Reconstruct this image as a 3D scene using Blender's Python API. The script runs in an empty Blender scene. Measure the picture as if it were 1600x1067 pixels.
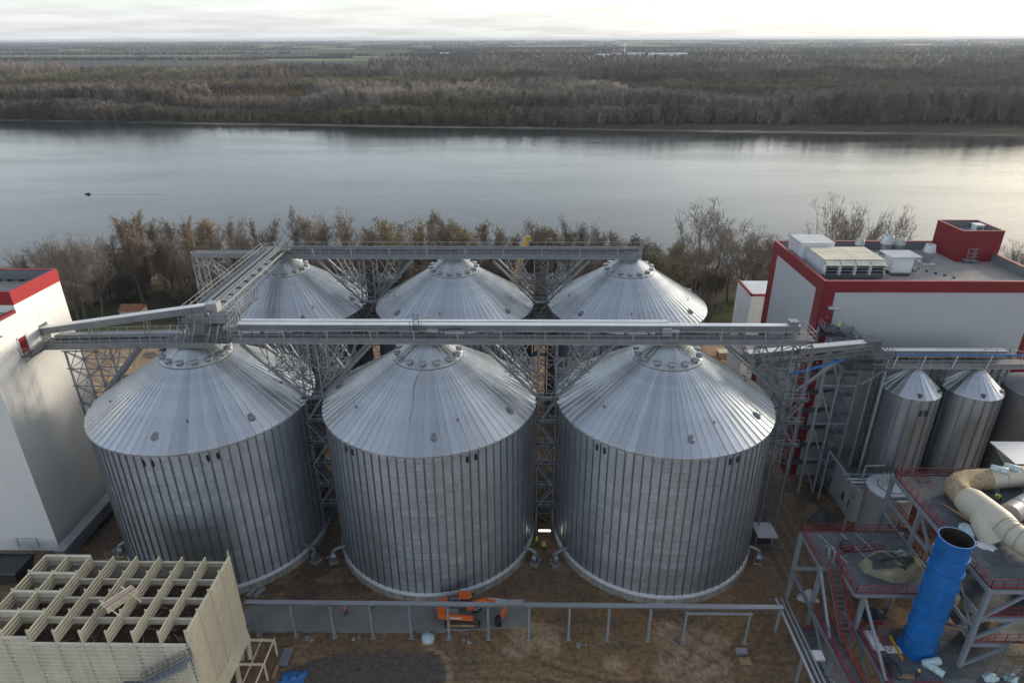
import bpy, math, random
import numpy as np
from mathutils import Vector, Matrix, noise as mnoise

random.seed(7)
rng = np.random.default_rng(7)
S = bpy.context.scene
C = S.collection
rad = math.radians
PI = math.pi

# ------------------------------------------------------------------ camera
PITCH, YAW, ROLL, FPX, CAMH = rad(24.865), rad(0.998), rad(-0.223), 1022.5, 65.0
def cam_axes():
    cy, sy, cp, sp = math.cos(YAW), math.sin(YAW), math.cos(PITCH), math.sin(PITCH)
    fw = Vector((-sy*cp, cy*cp, -sp)); rt = Vector((cy, sy, 0)); up = rt.cross(fw)
    cr, sr = math.cos(ROLL), math.sin(ROLL)
    return fw, rt*cr + up*sr, up*cr - rt*sr
fw, r2, u2 = cam_axes()
cd = bpy.data.cameras.new('camera'); cam = bpy.data.objects.new('camera', cd); C.objects.link(cam)
cd.sensor_fit = 'HORIZONTAL'; cd.sensor_width = 36.0; cd.lens = 36.0*FPX/1600
cd.clip_start = 1.0; cd.clip_end = 60000
M = Matrix((r2, u2, -fw)).transposed().to_4x4(); M.translation = (0, 0, CAMH)
cam.matrix_world = M
S.camera = cam

# ------------------------------------------------------------------ sky, sun, exposure
SUN_AZ, SUN_EL = rad(58), rad(11)          # azimuth measured from +Y towards +X
W = bpy.data.worlds.new('World'); S.world = W; W.use_nodes = True
nt = W.node_tree; nt.nodes.clear()
def wn(t, **k):
    n = nt.nodes.new(t)
    for a, b in k.items(): setattr(n, a, b)
    return n
sky = wn('ShaderNodeTexSky', sky_type='NISHITA', sun_disc=False, sun_elevation=SUN_EL, sun_rotation=SUN_AZ,
         altitude=100, air_density=1.0, dust_density=.7, ozone_density=1.6)
bw = wn('ShaderNodeRGBToBW'); nt.links.new(sky.outputs[0], bw.inputs[0])
tc = wn('ShaderNodeTexCoord'); sep = wn('ShaderNodeSeparateXYZ'); nt.links.new(tc.outputs['Generated'], sep.inputs[0])
def wm(op, a, b):
    n = wn('ShaderNodeMath', operation=op)
    for i, v in enumerate((a, b)):
        if isinstance(v, (int, float)): n.inputs[i].default_value = v
        else: nt.links.new(v, n.inputs[i])
    return n.outputs[0]
zc = wm('ADD', wm('MAXIMUM', sep.outputs[2], 0.0), 0.06)
cmb = wn('ShaderNodeCombineXYZ')
nt.links.new(wm('DIVIDE', sep.outputs[0], zc), cmb.inputs[0]); nt.links.new(wm('DIVIDE', sep.outputs[1], zc), cmb.inputs[1])
nz = wn('ShaderNodeTexNoise'); nz.inputs['Scale'].default_value = 0.55; nz.inputs['Detail'].default_value = 7; nz.inputs['Roughness'].default_value = .55
nt.links.new(cmb.outputs[0], nz.inputs['Vector'])
cr_ = wn('ShaderNodeMapRange'); cr_.inputs[1].default_value = .36; cr_.inputs[2].default_value = .66; cr_.inputs[3].default_value = 1.08; cr_.inputs[4].default_value = .72
nt.links.new(nz.outputs[0], cr_.inputs[0])
grey = wn('ShaderNodeMix', data_type='RGBA', blend_type='MULTIPLY'); grey.inputs[0].default_value = 1
cc = wn('ShaderNodeCombineColor')
lraw = wm('POWER', bw.outputs[0], 1.0)
lum = wm('MULTIPLY', wm('DIVIDE', lraw, wm('ADD', wm('MULTIPLY', lraw, .05), 1.0)), cr_.outputs[0])     # cloud veil: evens out the glare round the sun
nt.links.new(lum, cc.inputs[0]); nt.links.new(lum, cc.inputs[1]); nt.links.new(lum, cc.inputs[2])
nt.links.new(cc.outputs[0], grey.inputs[6]); grey.inputs[7].default_value = (1.02, 1.0, .985, 1)
mix = wn('ShaderNodeMix', data_type='RGBA'); mix.inputs[0].default_value = 0.68       # veil of cloud over the clear sky
nt.links.new(sky.outputs[0], mix.inputs[6]); nt.links.new(grey.outputs[2], mix.inputs[7])
sv = wn('ShaderNodeVectorMath', operation='DOT_PRODUCT'); nt.links.new(tc.outputs['Generated'], sv.inputs[0])
sv.inputs[1].default_value = (math.sin(SUN_AZ)*math.cos(SUN_EL), math.cos(SUN_AZ)*math.cos(SUN_EL), math.sin(SUN_EL))
wf = wm('POWER', wm('MAXIMUM', sv.outputs['Value'], 0.0), 3.0)                       # the thin cloud glows warm towards the sun
warm = wn('ShaderNodeMix', data_type='RGBA'); nt.links.new(wf, warm.inputs[0]); warm.inputs[6].default_value = (.97, 1.0, 1.04, 1); warm.inputs[7].default_value = (1.14, 1.0, .80, 1)
mixw = wn('ShaderNodeMix', data_type='RGBA', blend_type='MULTIPLY'); mixw.inputs[0].default_value = 1; nt.links.new(mix.outputs[2], mixw.inputs[6]); nt.links.new(warm.outputs[2], mixw.inputs[7])
veil = wm('MULTIPLY', wm('POWER', 2.718, wm('MULTIPLY', wm('MAXIMUM', sep.outputs[2], 0.0), -8.0)), .88)   # pale mist low over the whole horizon
vc = wn('ShaderNodeMix', data_type='RGBA', blend_type='MULTIPLY'); vc.inputs[0].default_value = 1; vc.inputs[6].default_value = (1.85, 1.93, 2.0, 1)
cl2 = wn('ShaderNodeMapRange'); cl2.inputs[1].default_value = .40; cl2.inputs[2].default_value = .62; cl2.inputs[3].default_value = 1.0; cl2.inputs[4].default_value = .84
nt.links.new(nz.outputs[0], cl2.inputs[0]); cc2 = wn('ShaderNodeCombineColor')
for i_ in range(3): nt.links.new(cl2.outputs[0], cc2.inputs[i_])
nt.links.new(cc2.outputs[0], vc.inputs[7])
mix2 = wn('ShaderNodeMix', data_type='RGBA'); nt.links.new(veil, mix2.inputs[0]); nt.links.new(mixw.outputs[2], mix2.inputs[6]); nt.links.new(vc.outputs[2], mix2.inputs[7])
bg = wn('ShaderNodeBackground'); bg.inputs[1].default_value = 0.15
out = wn('ShaderNodeOutputWorld'); nt.links.new(mix2.outputs[2], bg.inputs[0]); nt.links.new(bg.outputs[0], out.inputs[0])

sd = bpy.data.lights.new('sun', 'SUN'); sd.energy = 1.4; sd.angle = rad(12); sd.color = (1.0, .88, .72)
sun = bpy.data.objects.new('sun', sd); C.objects.link(sun)
to_sun = Vector((math.sin(SUN_AZ)*math.cos(SUN_EL), math.cos(SUN_AZ)*math.cos(SUN_EL), math.sin(SUN_EL)))
sun.rotation_euler = to_sun.to_track_quat('Z', 'Y').to_euler(); sun.location = (60, 40, 90)

S.view_settings.view_transform = 'Standard'; S.view_settings.look = 'None'
S.view_settings.exposure = 1.52; S.view_settings.gamma = 1.0
S.cycles.use_denoising = True
S.cycles.max_bounces = 5; S.cycles.diffuse_bounces = 2; S.cycles.glossy_bounces = 3
S.cycles.transmission_bounces = 2; S.cycles.transparent_max_bounces = 4; S.cycles.volume_bounces = 0
S.cycles.use_adaptive_sampling = True; S.cycles.adaptive_threshold = 0.02
S.cycles.sample_clamp_indirect = 3.0; S.cycles.caustics_reflective = False; S.cycles.caustics_refractive = False

# ------------------------------------------------------------------ materials
MATS = {}
def pmat(name, col, rough=.6, metal=0.0, var=.12, scale=1.0, rand=0.0, bump=0.0, bscale=8.0, wave=None, col2=None, spec=.5, streak=0.0, coord='Object', rrough=0.0, emit=None):
    """principled material: colour varied by noise (var) and per object (rand), optional second colour in patches,
    wave=(axis, pitch, strength): fine corrugation as relief; streak: vertical rain streaks"""
    m = bpy.data.materials.new(name); m.use_nodes = True; t = m.node_tree; b = t.nodes['Principled BSDF']
    b.inputs['Roughness'].default_value = rough; b.inputs['Metallic'].default_value = metal
    b.inputs['Specular IOR Level'].default_value = spec
    L = t.links.new; N = t.nodes.new
    tcn = N('ShaderNodeTexCoord'); co = tcn.outputs[coord]
    n1 = N('ShaderNodeTexNoise'); n1.inputs['Scale'].default_value = scale; n1.inputs['Detail'].default_value = 6; n1.inputs['Roughness'].default_value = .62
    L(co, n1.inputs['Vector'])
    mx = N('ShaderNodeMix'); mx.data_type = 'RGBA'
    c = Vector(col)
    mx.inputs[6].default_value = (*(c*(1-var)), 1)
    mx.inputs[7].default_value = (*(Vector(col2) if col2 else c*(1+var)), 1)
    mr = N('ShaderNodeMapRange'); mr.inputs[1].default_value = .32; mr.inputs[2].default_value = .68; L(n1.outputs[0], mr.inputs[0]); L(mr.outputs[0], mx.inputs[0])
    cur = mx.outputs[2]
    def mul(cur, fac):
        h = N('ShaderNodeVectorMath'); h.operation = 'SCALE'; L(cur, h.inputs[0]); L(fac, h.inputs['Scale']); return h.outputs[0]
    if streak:
        mp = N('ShaderNodeMapping'); mp.inputs['Scale'].default_value = (3.0, 3.0, .16); L(co, mp.inputs[0])
        n2 = N('ShaderNodeTexNoise'); n2.inputs['Scale'].default_value = 1.0; n2.inputs['Detail'].default_value = 5; L(mp.outputs[0], n2.inputs['Vector'])
        r2_ = N('ShaderNodeMapRange'); r2_.inputs[1].default_value = .35; r2_.inputs[2].default_value = .7; r2_.inputs[3].default_value = 1+streak*.4; r2_.inputs[4].default_value = 1-streak
        L(n2.outputs[0], r2_.inputs[0]); cur = mul(cur, r2_.outputs[0])
    if rand:
        oi = N('ShaderNodeObjectInfo'); r3 = N('ShaderNodeMapRange'); r3.inputs[3].default_value = 1-rand; r3.inputs[4].default_value = 1+rand
        L(oi.outputs['Random'], r3.inputs[0]); cur = mul(cur, r3.outputs[0])
    L(cur, b.inputs['Base Color'])
    if rrough:
        oi2 = N('ShaderNodeObjectInfo'); r4 = N('ShaderNodeMapRange'); r4.inputs[3].default_value = max(.05, rough-rrough); r4.inputs[4].default_value = min(1, rough+rrough)
        wnz = N('ShaderNodeTexWhiteNoise'); wnz.noise_dimensions = '1D'; L(oi2.outputs['Random'], wnz.inputs['W']); L(wnz.outputs[0], r4.inputs[0]); L(r4.outputs[0], b.inputs['Roughness'])
    height = None
    if bump:
        n3 = N('ShaderNodeTexNoise'); n3.inputs['Scale'].default_value = bscale; n3.inputs['Detail'].default_value = 5; L(co, n3.inputs['Vector'])
        bp = N('ShaderNodeBump'); bp.inputs['Strength'].default_value = 1; bp.inputs['Distance'].default_value = bump; L(n3.outputs[0], bp.inputs['Height']); height = bp
    if wave:
        ax, pitch, st = wave
        sx = N('ShaderNodeSeparateXYZ'); L(co, sx.inputs[0])
        ml = N('ShaderNodeMath'); ml.operation = 'MULTIPLY'; ml.inputs[1].default_value = 2*PI/pitch; L(sx.outputs[ax], ml.inputs[0])
        sn = N('ShaderNodeMath'); sn.operation = 'SINE'; L(ml.outputs[0], sn.inputs[0])
        bp2 = N('ShaderNodeBump'); bp2.inputs['Strength'].default_value = 1; bp2.inputs['Distance'].default_value = st; L(sn.outputs[0], bp2.inputs['Height'])
        if height: L(height.outputs[0], bp2.inputs['Normal'])
        height = bp2
    if height: L(height.outputs[0], b.inputs['Normal'])
    if emit:
        b.inputs['Emission Color'].default_value = (*emit[0], 1); b.inputs['Emission Strength'].default_value = emit[1]
    MATS[name] = m
    return m

pmat('galv_wall', (.45,.49,.54), .36, .85, .10, .5, rand=.05, streak=.12)
pmat('galv_stiff', (.28,.31,.345), .5, .8, .10, .4, rand=.12)
pmat('galv_roof', (.65,.675,.70), .34, .85, .10, .8, rand=.09, rrough=.06, bump=.006, bscale=1.2)
pmat('galv_cap', (.60,.62,.63), .42, .8, .14, .9, rand=.12)
pmat('galv', (.28,.30,.32), .48, .7, .12, .7, rand=.06)
pmat('galv_dark', (.155,.168,.182), .55, .6, .12, .7)
pmat('galv_light', (.44,.46,.48), .42, .6, .10, .6)
pmat('dark_gap', (.02,.022,.025), .8, 0, .1)
pmat('flashing', (.62,.64,.68), .5, .3, .10, .6)
pmat('concrete', (.30,.28,.25), .9, 0, .25, .5, bump=.02, streak=.35)
pmat('concrete_slab', (.255,.245,.235), .9, 0, .22, .18, bump=.01, bscale=3)
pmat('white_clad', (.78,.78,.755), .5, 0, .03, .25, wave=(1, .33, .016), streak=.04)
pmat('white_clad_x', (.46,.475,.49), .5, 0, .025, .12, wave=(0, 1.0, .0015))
pmat('white_plain', (.72,.73,.73), .5, 0, .05, .5)
pmat('red_clad', (.20,.013,.02), .5, 0, .08, .3)
pmat('red_bright', (.31,.015,.022), .45, 0, .06, .3)  # brighter copy of red_clad; sun on the tower parapet put into its colour
pmat('red_paint', (.27,.015,.024), .55, 0, .15, 2)
pmat('red_dark', (.20,.018,.025), .55, 0, .15, 2)
pmat('roof_grey', (.30,.285,.27), .75, 0, .18, .25, col2=(.40,.38,.35))
pmat('parapet_grey', (.17,.18,.19), .7, 0, .1, .5)
pmat('cream', (.80,.71,.52), .55, 0, .08, .5, streak=.08, rand=.04)
pmat('cover_skylit', (.80,.82,.83), .35, .35, .06, .4, rand=.05)  # sky reflected in the cover sheets is put into this whiter base colour
pmat('cream_grey', (.70,.635,.50), .55, 0, .10, .4, streak=.12, rand=.05)
pmat('fill_brown', (.075,.045,.03), .95, 0, .5, 1.2, bump=.12, bscale=3)
pmat('blue_paint', (.008,.14,.44), .45, 0, .20, .5, streak=.16, rand=.05)
pmat('blue_pipe', (.03,.16,.42), .45, 0, .08, 1)
pmat('duct_beige', (.60,.55,.43), .6, 0, .07, .35, bump=.01, bscale=1)
pmat('wool_tan', (.40,.31,.19), .95, 0, .35, 2.2, bump=.12, bscale=4)
pmat('steel_grey', (.30,.33,.36), .5, .2, .10, .6, rand=.05)
pmat('grating', (.115,.13,.145), .7, .2, .25, .8, rand=.22)
pmat('tarp_dark', (.035,.038,.04), .5, 0, .4, 1.0, bump=.12, bscale=1.5)
pmat('tarp_olive', (.24,.22,.15), .85, 0, .25, 1.0, bump=.1, bscale=1.5)
pmat('wrap_cyan', (.48,.62,.64), .45, 0, .25, 2.5, bump=.05, bscale=4)
pmat('tank_grey', (.40,.40,.41), .45, .35, .06, .5, wave=(0, .25, .006))
pmat('tank_brown', (.17,.165,.16), .5, .4, .12, .3)
pmat('orange', (.74,.15,.03), .45, 0, .10, 1)
pmat('orange_vest', (.9,.16,.03), .7, 0, .05)
pmat('hivis', (.55,.85,.06), .7, 0, .05)
pmat('navy', (.02,.03,.06), .8, 0, .15)
pmat('skin', (.45,.27,.19), .6, 0, .05)
pmat('helmet_white', (.75,.75,.72), .4, 0, .02)
pmat('helmet_yellow', (.75,.5,.05), .4, 0, .02)
pmat('rubber', (.025,.025,.025), .8, 0, .3, 3)
pmat('glass_dark', (.02,.03,.035), .12, 0, .1, spec=.8)
pmat('wood', (.36,.24,.13), .8, 0, .25, 1.5)
pmat('yellow_crane', (.62,.34,.03), .45, 0, .08)
pmat('lamp_tube', (.9,.9,.85), .4, emit=((1, .92, .75), 2.5))
pmat('bark', (.13,.112,.095), .95, 0, .3, 2)
pmat('twig_grey', (.235,.20,.168), .95, 0, .3, .25, rand=.25)
pmat('twig_tan', (.30,.24,.18), .95, 0, .3, .25, rand=.25)
pmat('leaf_olive', (.20,.175,.08), .9, 0, .35, .4, rand=.2)
pmat('leaf_tan', (.26,.20,.13), .9, 0, .35, .4, rand=.2)
pmat('roof_tile', (.30,.12,.07), .8, 0, .2, .2)
pmat('house_wall', (.50,.48,.45), .8, 0, .1, .2)

# sheet-by-sheet zinc tone on the silo walls
t = MATS['galv_wall'].node_tree; bb = t.nodes['Principled BSDF']; src = bb.inputs['Base Color'].links[0].from_socket
n_tc = t.nodes.new('ShaderNodeTexCoord'); n_sp = t.nodes.new('ShaderNodeSeparateXYZ'); t.links.new(n_tc.outputs['Object'], n_sp.inputs[0])
def tm(op, a, b=None):
    n = t.nodes.new('ShaderNodeMath'); n.operation = op
    for i, v in enumerate((a, b)):
        if v is None: continue
        if isinstance(v, (int, float)): n.inputs[i].default_value = v
        else: t.links.new(v, n.inputs[i])
    return n.outputs[0]
n_oi = t.nodes.new('ShaderNodeObjectInfo')
sheet = tm('FLOOR', tm('MULTIPLY', tm('ARCTAN2', n_sp.outputs[1], n_sp.outputs[0]), 40/(2*PI)))
n_wn = t.nodes.new('ShaderNodeTexWhiteNoise'); n_wn.noise_dimensions = '1D'; t.links.new(tm('ADD', tm('MULTIPLY', n_oi.outputs['Random'], 977.0), sheet), n_wn.inputs['W'])
n_mr = t.nodes.new('ShaderNodeMapRange'); n_mr.inputs[3].default_value = .95; n_mr.inputs[4].default_value = 1.05; t.links.new(n_wn.outputs[0], n_mr.inputs[0])
n_sc = t.nodes.new('ShaderNodeVectorMath'); n_sc.operation = 'SCALE'; t.links.new(src, n_sc.inputs[0]); t.links.new(n_mr.outputs[0], n_sc.inputs['Scale']); t.links.new(n_sc.outputs[0], bb.inputs['Base Color'])

# ------------------------------------------------------------------ mesh helpers
class MB:
    def __init__(s): s.v = []; s.f = []; s.m = []; s.cm = 0
    def add(s, vs, fs):
        o = len(s.v); s.v.extend([tuple(v) for v in vs]); s.f.extend([tuple(i+o for i in f) for f in fs]); s.m.extend([s.cm]*len(fs)); return s
    def box(s, x0, x1, y0, y1, z0, z1):
        vs = [(x, y, z) for z in (z0, z1) for y in (y0, y1) for x in (x0, x1)]
        return s.add(vs, [(0,2,3,1),(4,5,7,6),(0,1,5,4),(2,6,7,3),(0,4,6,2),(1,3,7,5)])
    def bar(s, p, q, w=.1, h=None, up=(0,0,1)):
        h = h or w; p = Vector(p); q = Vector(q); d = (q-p)
        if d.length < 1e-6: return s
        d.normalize(); u = Vector(up)
        if abs(d.dot(u)) > .98: u = Vector((0,1,0))
        a = d.cross(u).normalized()*w/2; b = a.cross(d).normalized()*h/2
        vs = [x+sa*a+sb*b for x in (p, q) for sa, sb in ((-1,-1),(1,-1),(1,1),(-1,1))]
        return s.add(vs, [(3,2,1,0),(4,5,6,7),(0,1,5,4),(1,2,6,5),(2,3,7,6),(3,0,4,7)])
    def tube(s, pts, r, n=8, cap=True):
        pts = [Vector(p) for p in pts]; rs = r if isinstance(r, (list, tuple)) else [r]*len(pts)
        rings = []
        for i, p in enumerate(pts):
            d = (pts[min(i+1, len(pts)-1)]-pts[max(i-1, 0)]).normalized()
            u = Vector((0,0,1)) if abs(d.z) < .95 else Vector((1,0,0))
            a = d.cross(u).normalized(); b = a.cross(d)
            rings.append([p+(a*math.cos(2*PI*k/n)+b*math.sin(2*PI*k/n))*rs[i] for k in range(n)])
        vs = [v for r_ in rings for v in r_]; fs = []
        for i in range(len(pts)-1):
            for k in range(n):
                fs.append((i*n+k, i*n+(k+1) % n, (i+1)*n+(k+1) % n, (i+1)*n+k))
        if cap: fs.append(tuple(range(n))); fs.append(tuple(reversed(range((len(pts)-1)*n, len(pts)*n))))
        return s.add(vs, fs)
    def lathe(s, prof, n=32, c=(0,0,0), a0=0.0, a1=2*PI):
        full = abs(a1-a0-2*PI) < 1e-6; m = n if full else n+1; vs = []; fs = []
        for k in range(m):
            a = a0+(a1-a0)*k/n
            for r, z in prof: vs.append((c[0]+r*math.cos(a), c[1]+r*math.sin(a), c[2]+z))
        P = len(prof)
        for k in range(n):
            k2 = (k+1) % m
            for j in range(P-1): fs.append((k*P+j, k2*P+j, k2*P+j+1, k*P+j+1))
        return s.add(vs, fs)
    def poly(s, pts, z0, z1):
        n = len(pts); vs = [(x, y, z0) for x, y in pts]+[(x, y, z1) for x, y in pts]
        fs = [tuple(reversed(range(n))), tuple(range(n, 2*n))]+[(i, (i+1) % n, n+(i+1) % n, n+i) for i in range(n)]
        return s.add(vs, fs)
    def rail(s, pts, h=1.1, sp=1.4, r=.05, mid=(.5,), toe=False, base=0.0):
        pts = [Vector(p) for p in pts]
        for a, b in zip(pts, pts[1:]):
            L = (b-a).length; n = max(1, round(L/sp))
            for k in range(n+1):
                q = a.lerp(b, k/n); s.bar(q+Vector((0,0,base)), q+Vector((0,0,h)), r)
            for f in (1.0,)+tuple(mid): s.bar(a+Vector((0,0,h*f)), b+Vector((0,0,h*f)), r)
            if toe: s.bar(a+Vector((0,0,.08)), b+Vector((0,0,.08)), .03, .15)
        return s
    def lattice(s, p, q, w, h, bay, rc=.1, rw=.06, side=None):
        """box-section lattice from p to q: four chords and zigzag webs"""
        p = Vector(p); q = Vector(q); d = q-p; L = d.length; d.normalize()
        a = Vector(side) if side else (d.cross(Vector((0,0,1))) if abs(d.z) < .9 else Vector((1,0,0)))
        a = (a-d*a.dot(d)).normalized(); b = d.cross(a).normalized()
        cs = [a*w/2*i+b*h/2*j for i, j in ((-1,-1),(1,-1),(1,1),(-1,1))]
        for c in cs: s.bar(p+c, q+c, rc)
        n = max(1, round(L/bay))
        for k in range(n):
            t0 = p+d*(L*k/n); t1 = p+d*(L*(k+1)/n)
            for i in range(4):
                c0, c1 = cs[i], cs[(i+1) % 4]
                if k % 2: c0, c1 = c1, c0
                s.bar(t0+c0, t1+c1, rw); s.bar(t1+cs[i], t1+cs[(i+1) % 4], rw)
        return s
    def corr(s, o, u, v, nrib, depth, nrm, frac=.5):
        """corrugated sheet: origin o, edge u (along the ribs), edge v (across the ribs)"""
        o = Vector(o); u = Vector(u); v = Vector(v); n = Vector(nrm).normalized()*depth
        prof = []
        for k in range(nrib):
            prof += [(k, 0), (k+.5-frac*.35, 0), (k+.5, 1), (k+1-.12, 1)]
        prof.append((nrib, 0))
        vs = []
        for t, hgt in prof:
            q = o+v*(t/nrib)+n*hgt; vs += [q, q+u]
        return s.add(vs, [(2*i, 2*i+1, 2*i+3, 2*i+2) for i in range(len(prof)-1)])
    def mesh(s, name, mats, off=(0,0,0), smooth=None):
        me = bpy.data.meshes.new(name); o = Vector(off)
        v = np.array(s.v, dtype=float)-np.array(o) if s.v else np.zeros((0,3))
        me.from_pydata(v.tolist(), [], s.f)
        for m in (mats if isinstance(mats, (list, tuple)) else [mats]): me.materials.append(MATS[m])
        if any(s.m): me.polygons.foreach_set('material_index', s.m)
        if smooth is not None:
            me.polygons.foreach_set('use_smooth', [True]*len(me.polygons)); me.set_sharp_from_angle(angle=rad(smooth))
        me.update()
        return me
    def build(s, name, mats, parent=None, smooth=None, kind=None, label=None, thing=None):
        off = wloc(parent) if parent else Vector((0,0,0))
        o = bpy.data.objects.new(name, s.mesh(name, mats, off, smooth)); C.objects.link(o); o.parent = parent
        if kind: o['kind'] = kind
        if label: o['label'] = label
        if thing: o['label'], o['category'] = thing[:2]
        if thing and len(thing) > 2: o['group'] = thing[2]
        return o
def wloc(o):
    v = Vector((0,0,0))
    while o: v += o.location; o = o.parent
    return v
def thing(name, loc, label, cat, group=None):
    o = bpy.data.objects.new(name, None); C.objects.link(o); o.location = loc; o.empty_display_size = .2
    o['label'] = label; o['category'] = cat
    if group: o['group'] = group
    return o
def inst(name, me, parent, loc=(0,0,0), rz=0.0, kind=None):
    o = bpy.data.objects.new(name, me); C.objects.link(o); o.parent = parent; o.location = loc; o.rotation_euler[2] = rz
    if kind: o['kind'] = kind
    return o
def struct(mb, name, mats, smooth=None, kind='structure'):
    return mb.build(name, mats, None, smooth, kind)
def one(mb, name, mats, label, cat, group=None, base=None, smooth=None):
    """a thing that is a single mesh, its origin at its base"""
    v = np.array(mb.v); b = Vector(base) if base else Vector((float(v[:,0].mean()), float(v[:,1].mean()), float(v[:,2].min())))
    o = bpy.data.objects.new(name, mb.mesh(name, mats, b, smooth)); C.objects.link(o); o.location = b
    o['label'] = label; o['category'] = cat
    if group: o['group'] = group
    return o

# ------------------------------------------------------------------ ground
def vnoise(x, y, sc, seed=0):
    x = np.asarray(x, float)/sc; y = np.asarray(y, float)/sc
    xi = np.floor(x).astype(np.int64); yi = np.floor(y).astype(np.int64); fx = x-xi; fy = y-yi
    fx = fx*fx*(3-2*fx); fy = fy*fy*(3-2*fy)
    def h(a, b):
        n = (a*374761393+b*668265263+seed*1442695041) & 0xFFFFFFFF
        n = ((n ^ (n >> 13))*1274126177) & 0xFFFFFFFF
        return ((n ^ (n >> 16)) & 0xFFFF)/65535.0
    return (h(xi, yi)*(1-fx)+h(xi+1, yi)*fx)*(1-fy)+(h(xi, yi+1)*(1-fx)+h(xi+1, yi+1)*fx)*fy
def fbm(x, y, sc, seed=0, oct=4):
    a = 0; w = .5; tot = 0
    for k in range(oct): a = a+w*vnoise(x, y, sc/2**k, seed+k*17); tot += w; w *= .55
    return a/tot
def smooth(a, b, x): t = np.clip((x-a)/(b-a), 0, 1); return t*t*(3-2*t)
def far_edge(x): return 588-0.135*x
def near_edge(x): return 212+6*np.sin(x/37.0)
def ground_z(x, y):
    site = 0.10*(fbm(x, y, 9, 3)-.5)*2+.10*(fbm(x, y, 2.2, 5)-.5)
    site = site+np.where((y < 62) & (x > -9), .35*(fbm(x, y, 6, 31)-.45), 0)*smooth(62, 56, y)
    rut = smooth(33, 35, x)*smooth(41, 39.5, x)*smooth(64, 70, y)*smooth(104, 98, y)
    site = site+rut*.10*np.sin(x*4.2+.6*np.sin(y*.2))
    ne = near_edge(x); fe = far_edge(x)+10*(fbm(x, y*0, 60, 9)-.5)
    z = site
    z = z-2.2*smooth(150, 178, y)
    t = smooth(ne-26, ne+6, y); z = z*(1-t)+(-7.4)*t
    t2 = (y-fe)
    farz = np.where(t2 < 6, -6.0+t2*.12, np.where(t2 < 14, -5.28+(t2-6)*.26, -3.2))
    farz = np.maximum(farz, -8.5)
    farz = farz+np.where(t2 > 14, 0.6*(fbm(x, y, 240, 12)-.5), 0)
    m = smooth(330, 380, y)
    return z*(1-m)+farz*m
def nonuni(dense0, dense1, step, lo, hi, grow=1.13):
    a = list(np.arange(dense0, dense1+1e-6, step)); s = step; v = dense1
    while v < hi: s *= grow; v += s; a.append(v)
    s = step; v = dense0
    while v > lo: s *= grow; v -= s; a.insert(0, v)
    return np.array(a)
gx = nonuni(-60, 60, .36, -30000, 30000, 1.12)
gy = nonuni(42, 84, .32, -400, 210, 1.06)
gy = np.concatenate([gy[gy < 200], np.arange(200, 240, 3.), np.arange(240, 500, 20.), np.arange(470+30, 700, 3.0)])
v = 700.; s = 6.; ext = []
while v < 32000: ext.append(v); s *= 1.09; v += s
gy = np.unique(np.concatenate([gy, ext]))
GX, GY = np.meshgrid(gx, gy); GZ = ground_z(GX, GY)
ny, nx = GX.shape
me = bpy.data.meshes.new('ground')
idx = np.arange(nx*ny).reshape(ny, nx)
quads = np.stack([idx[:-1,:-1], idx[:-1,1:], idx[1:,1:], idx[1:,:-1]], -1).reshape(-1, 4)
me.vertices.add(nx*ny)
me.loops.add(quads.size); me.loops.foreach_set('vertex_index', quads.reshape(-1).astype(np.int32))
me.polygons.add(len(quads)); me.polygons.foreach_set('loop_start', (np.arange(len(quads))*4).astype(np.int32))
me.polygons.foreach_set('use_smooth', np.ones(len(quads), bool))
me.update(calc_edges=True)
# soil colours
def mixc(c, col, m): return c*(1-m[..., None])+np.array(col)*m[..., None]
n1 = fbm(GX, GY, 11, 41); n2 = fbm(GX, GY, 2.6, 43); n3 = fbm(GX, GY, 30, 47); wx = (fbm(GX, GY, 5, 51)-.5)
col = np.zeros(GX.shape+(3,))+np.array((.122,.081,.053))
col = mixc(col, (.070,.052,.040), smooth(.48, .66, n1))
col = mixc(col, (.175,.125,.082), smooth(.52, .68, n2)*.6)
tan = smooth(-10, -5, GX+8*wx)*smooth(31, 27, GX+6*wx)*smooth(62.5, 59.5, GY+3*wx)
col = mixc(col, (.155,.098,.052), tan*(.55+.45*smooth(.35, .6, n2)))
col = mixc(col, (.24,.175,.115), tan*smooth(.54, .66, fbm(GX, GY, 7, 61))*.9)
col = mixc(col, (.085,.066,.05), tan*smooth(.55, .68, fbm(GX*.5, GY, 5, 67))*.8)
for (cx_, cy_, r_, a_, b_) in ((8, 30, 22, 0, 50), (12, 70, 19.5, 0, 62), (-3, 20, 31, 0, 55), (30, 66, 13, 50, 80), (40, 40, 25, 40, 62)):     # wheel tracks curving over the yard
    for dr in (0, 2.0):
        dd_ = np.abs(np.hypot(GX-cx_, GY-cy_)-r_-dr+.5*wx)
        tr_ = smooth(.50, .20, dd_)*smooth(a_, a_+3, GY)*smooth(b_, b_-3, GY)*(GX > -10)
        col = mixc(col, (.080,.058,.042), tr_*.40*smooth(.3, .6, n2)); GZ -= tr_*.07
        tr2 = smooth(.25, .05, np.abs(dd_-.55))*smooth(a_, a_+3, GY)*smooth(b_, b_-3, GY)*(GX > -10); GZ += tr2*.07; col = mixc(col, (.18,.135,.09), tr2*.3)
e = ((GX+17.2)/9.3)**2+((GY-47.5)/6.9)**2+2.2*wx
grv = smooth(1.12, .92, e)
col = mixc(col, (.062,.056,.052), grv*(.75+.25*n2))
e2 = np.abs(np.sqrt(np.maximum(e, 0))-1.06)
col = mixc(col, (.21,.155,.10), smooth(.10, .03, e2)*smooth(.4, .6, fbm(GX, GY, 4, 77))*smooth(-13, -9, GX))
sand = smooth(86, 92, GY+6*wx)*smooth(146, 138, GY+14*wx)*smooth(-112, -102, GX)*smooth(62, 52, GX)
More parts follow.
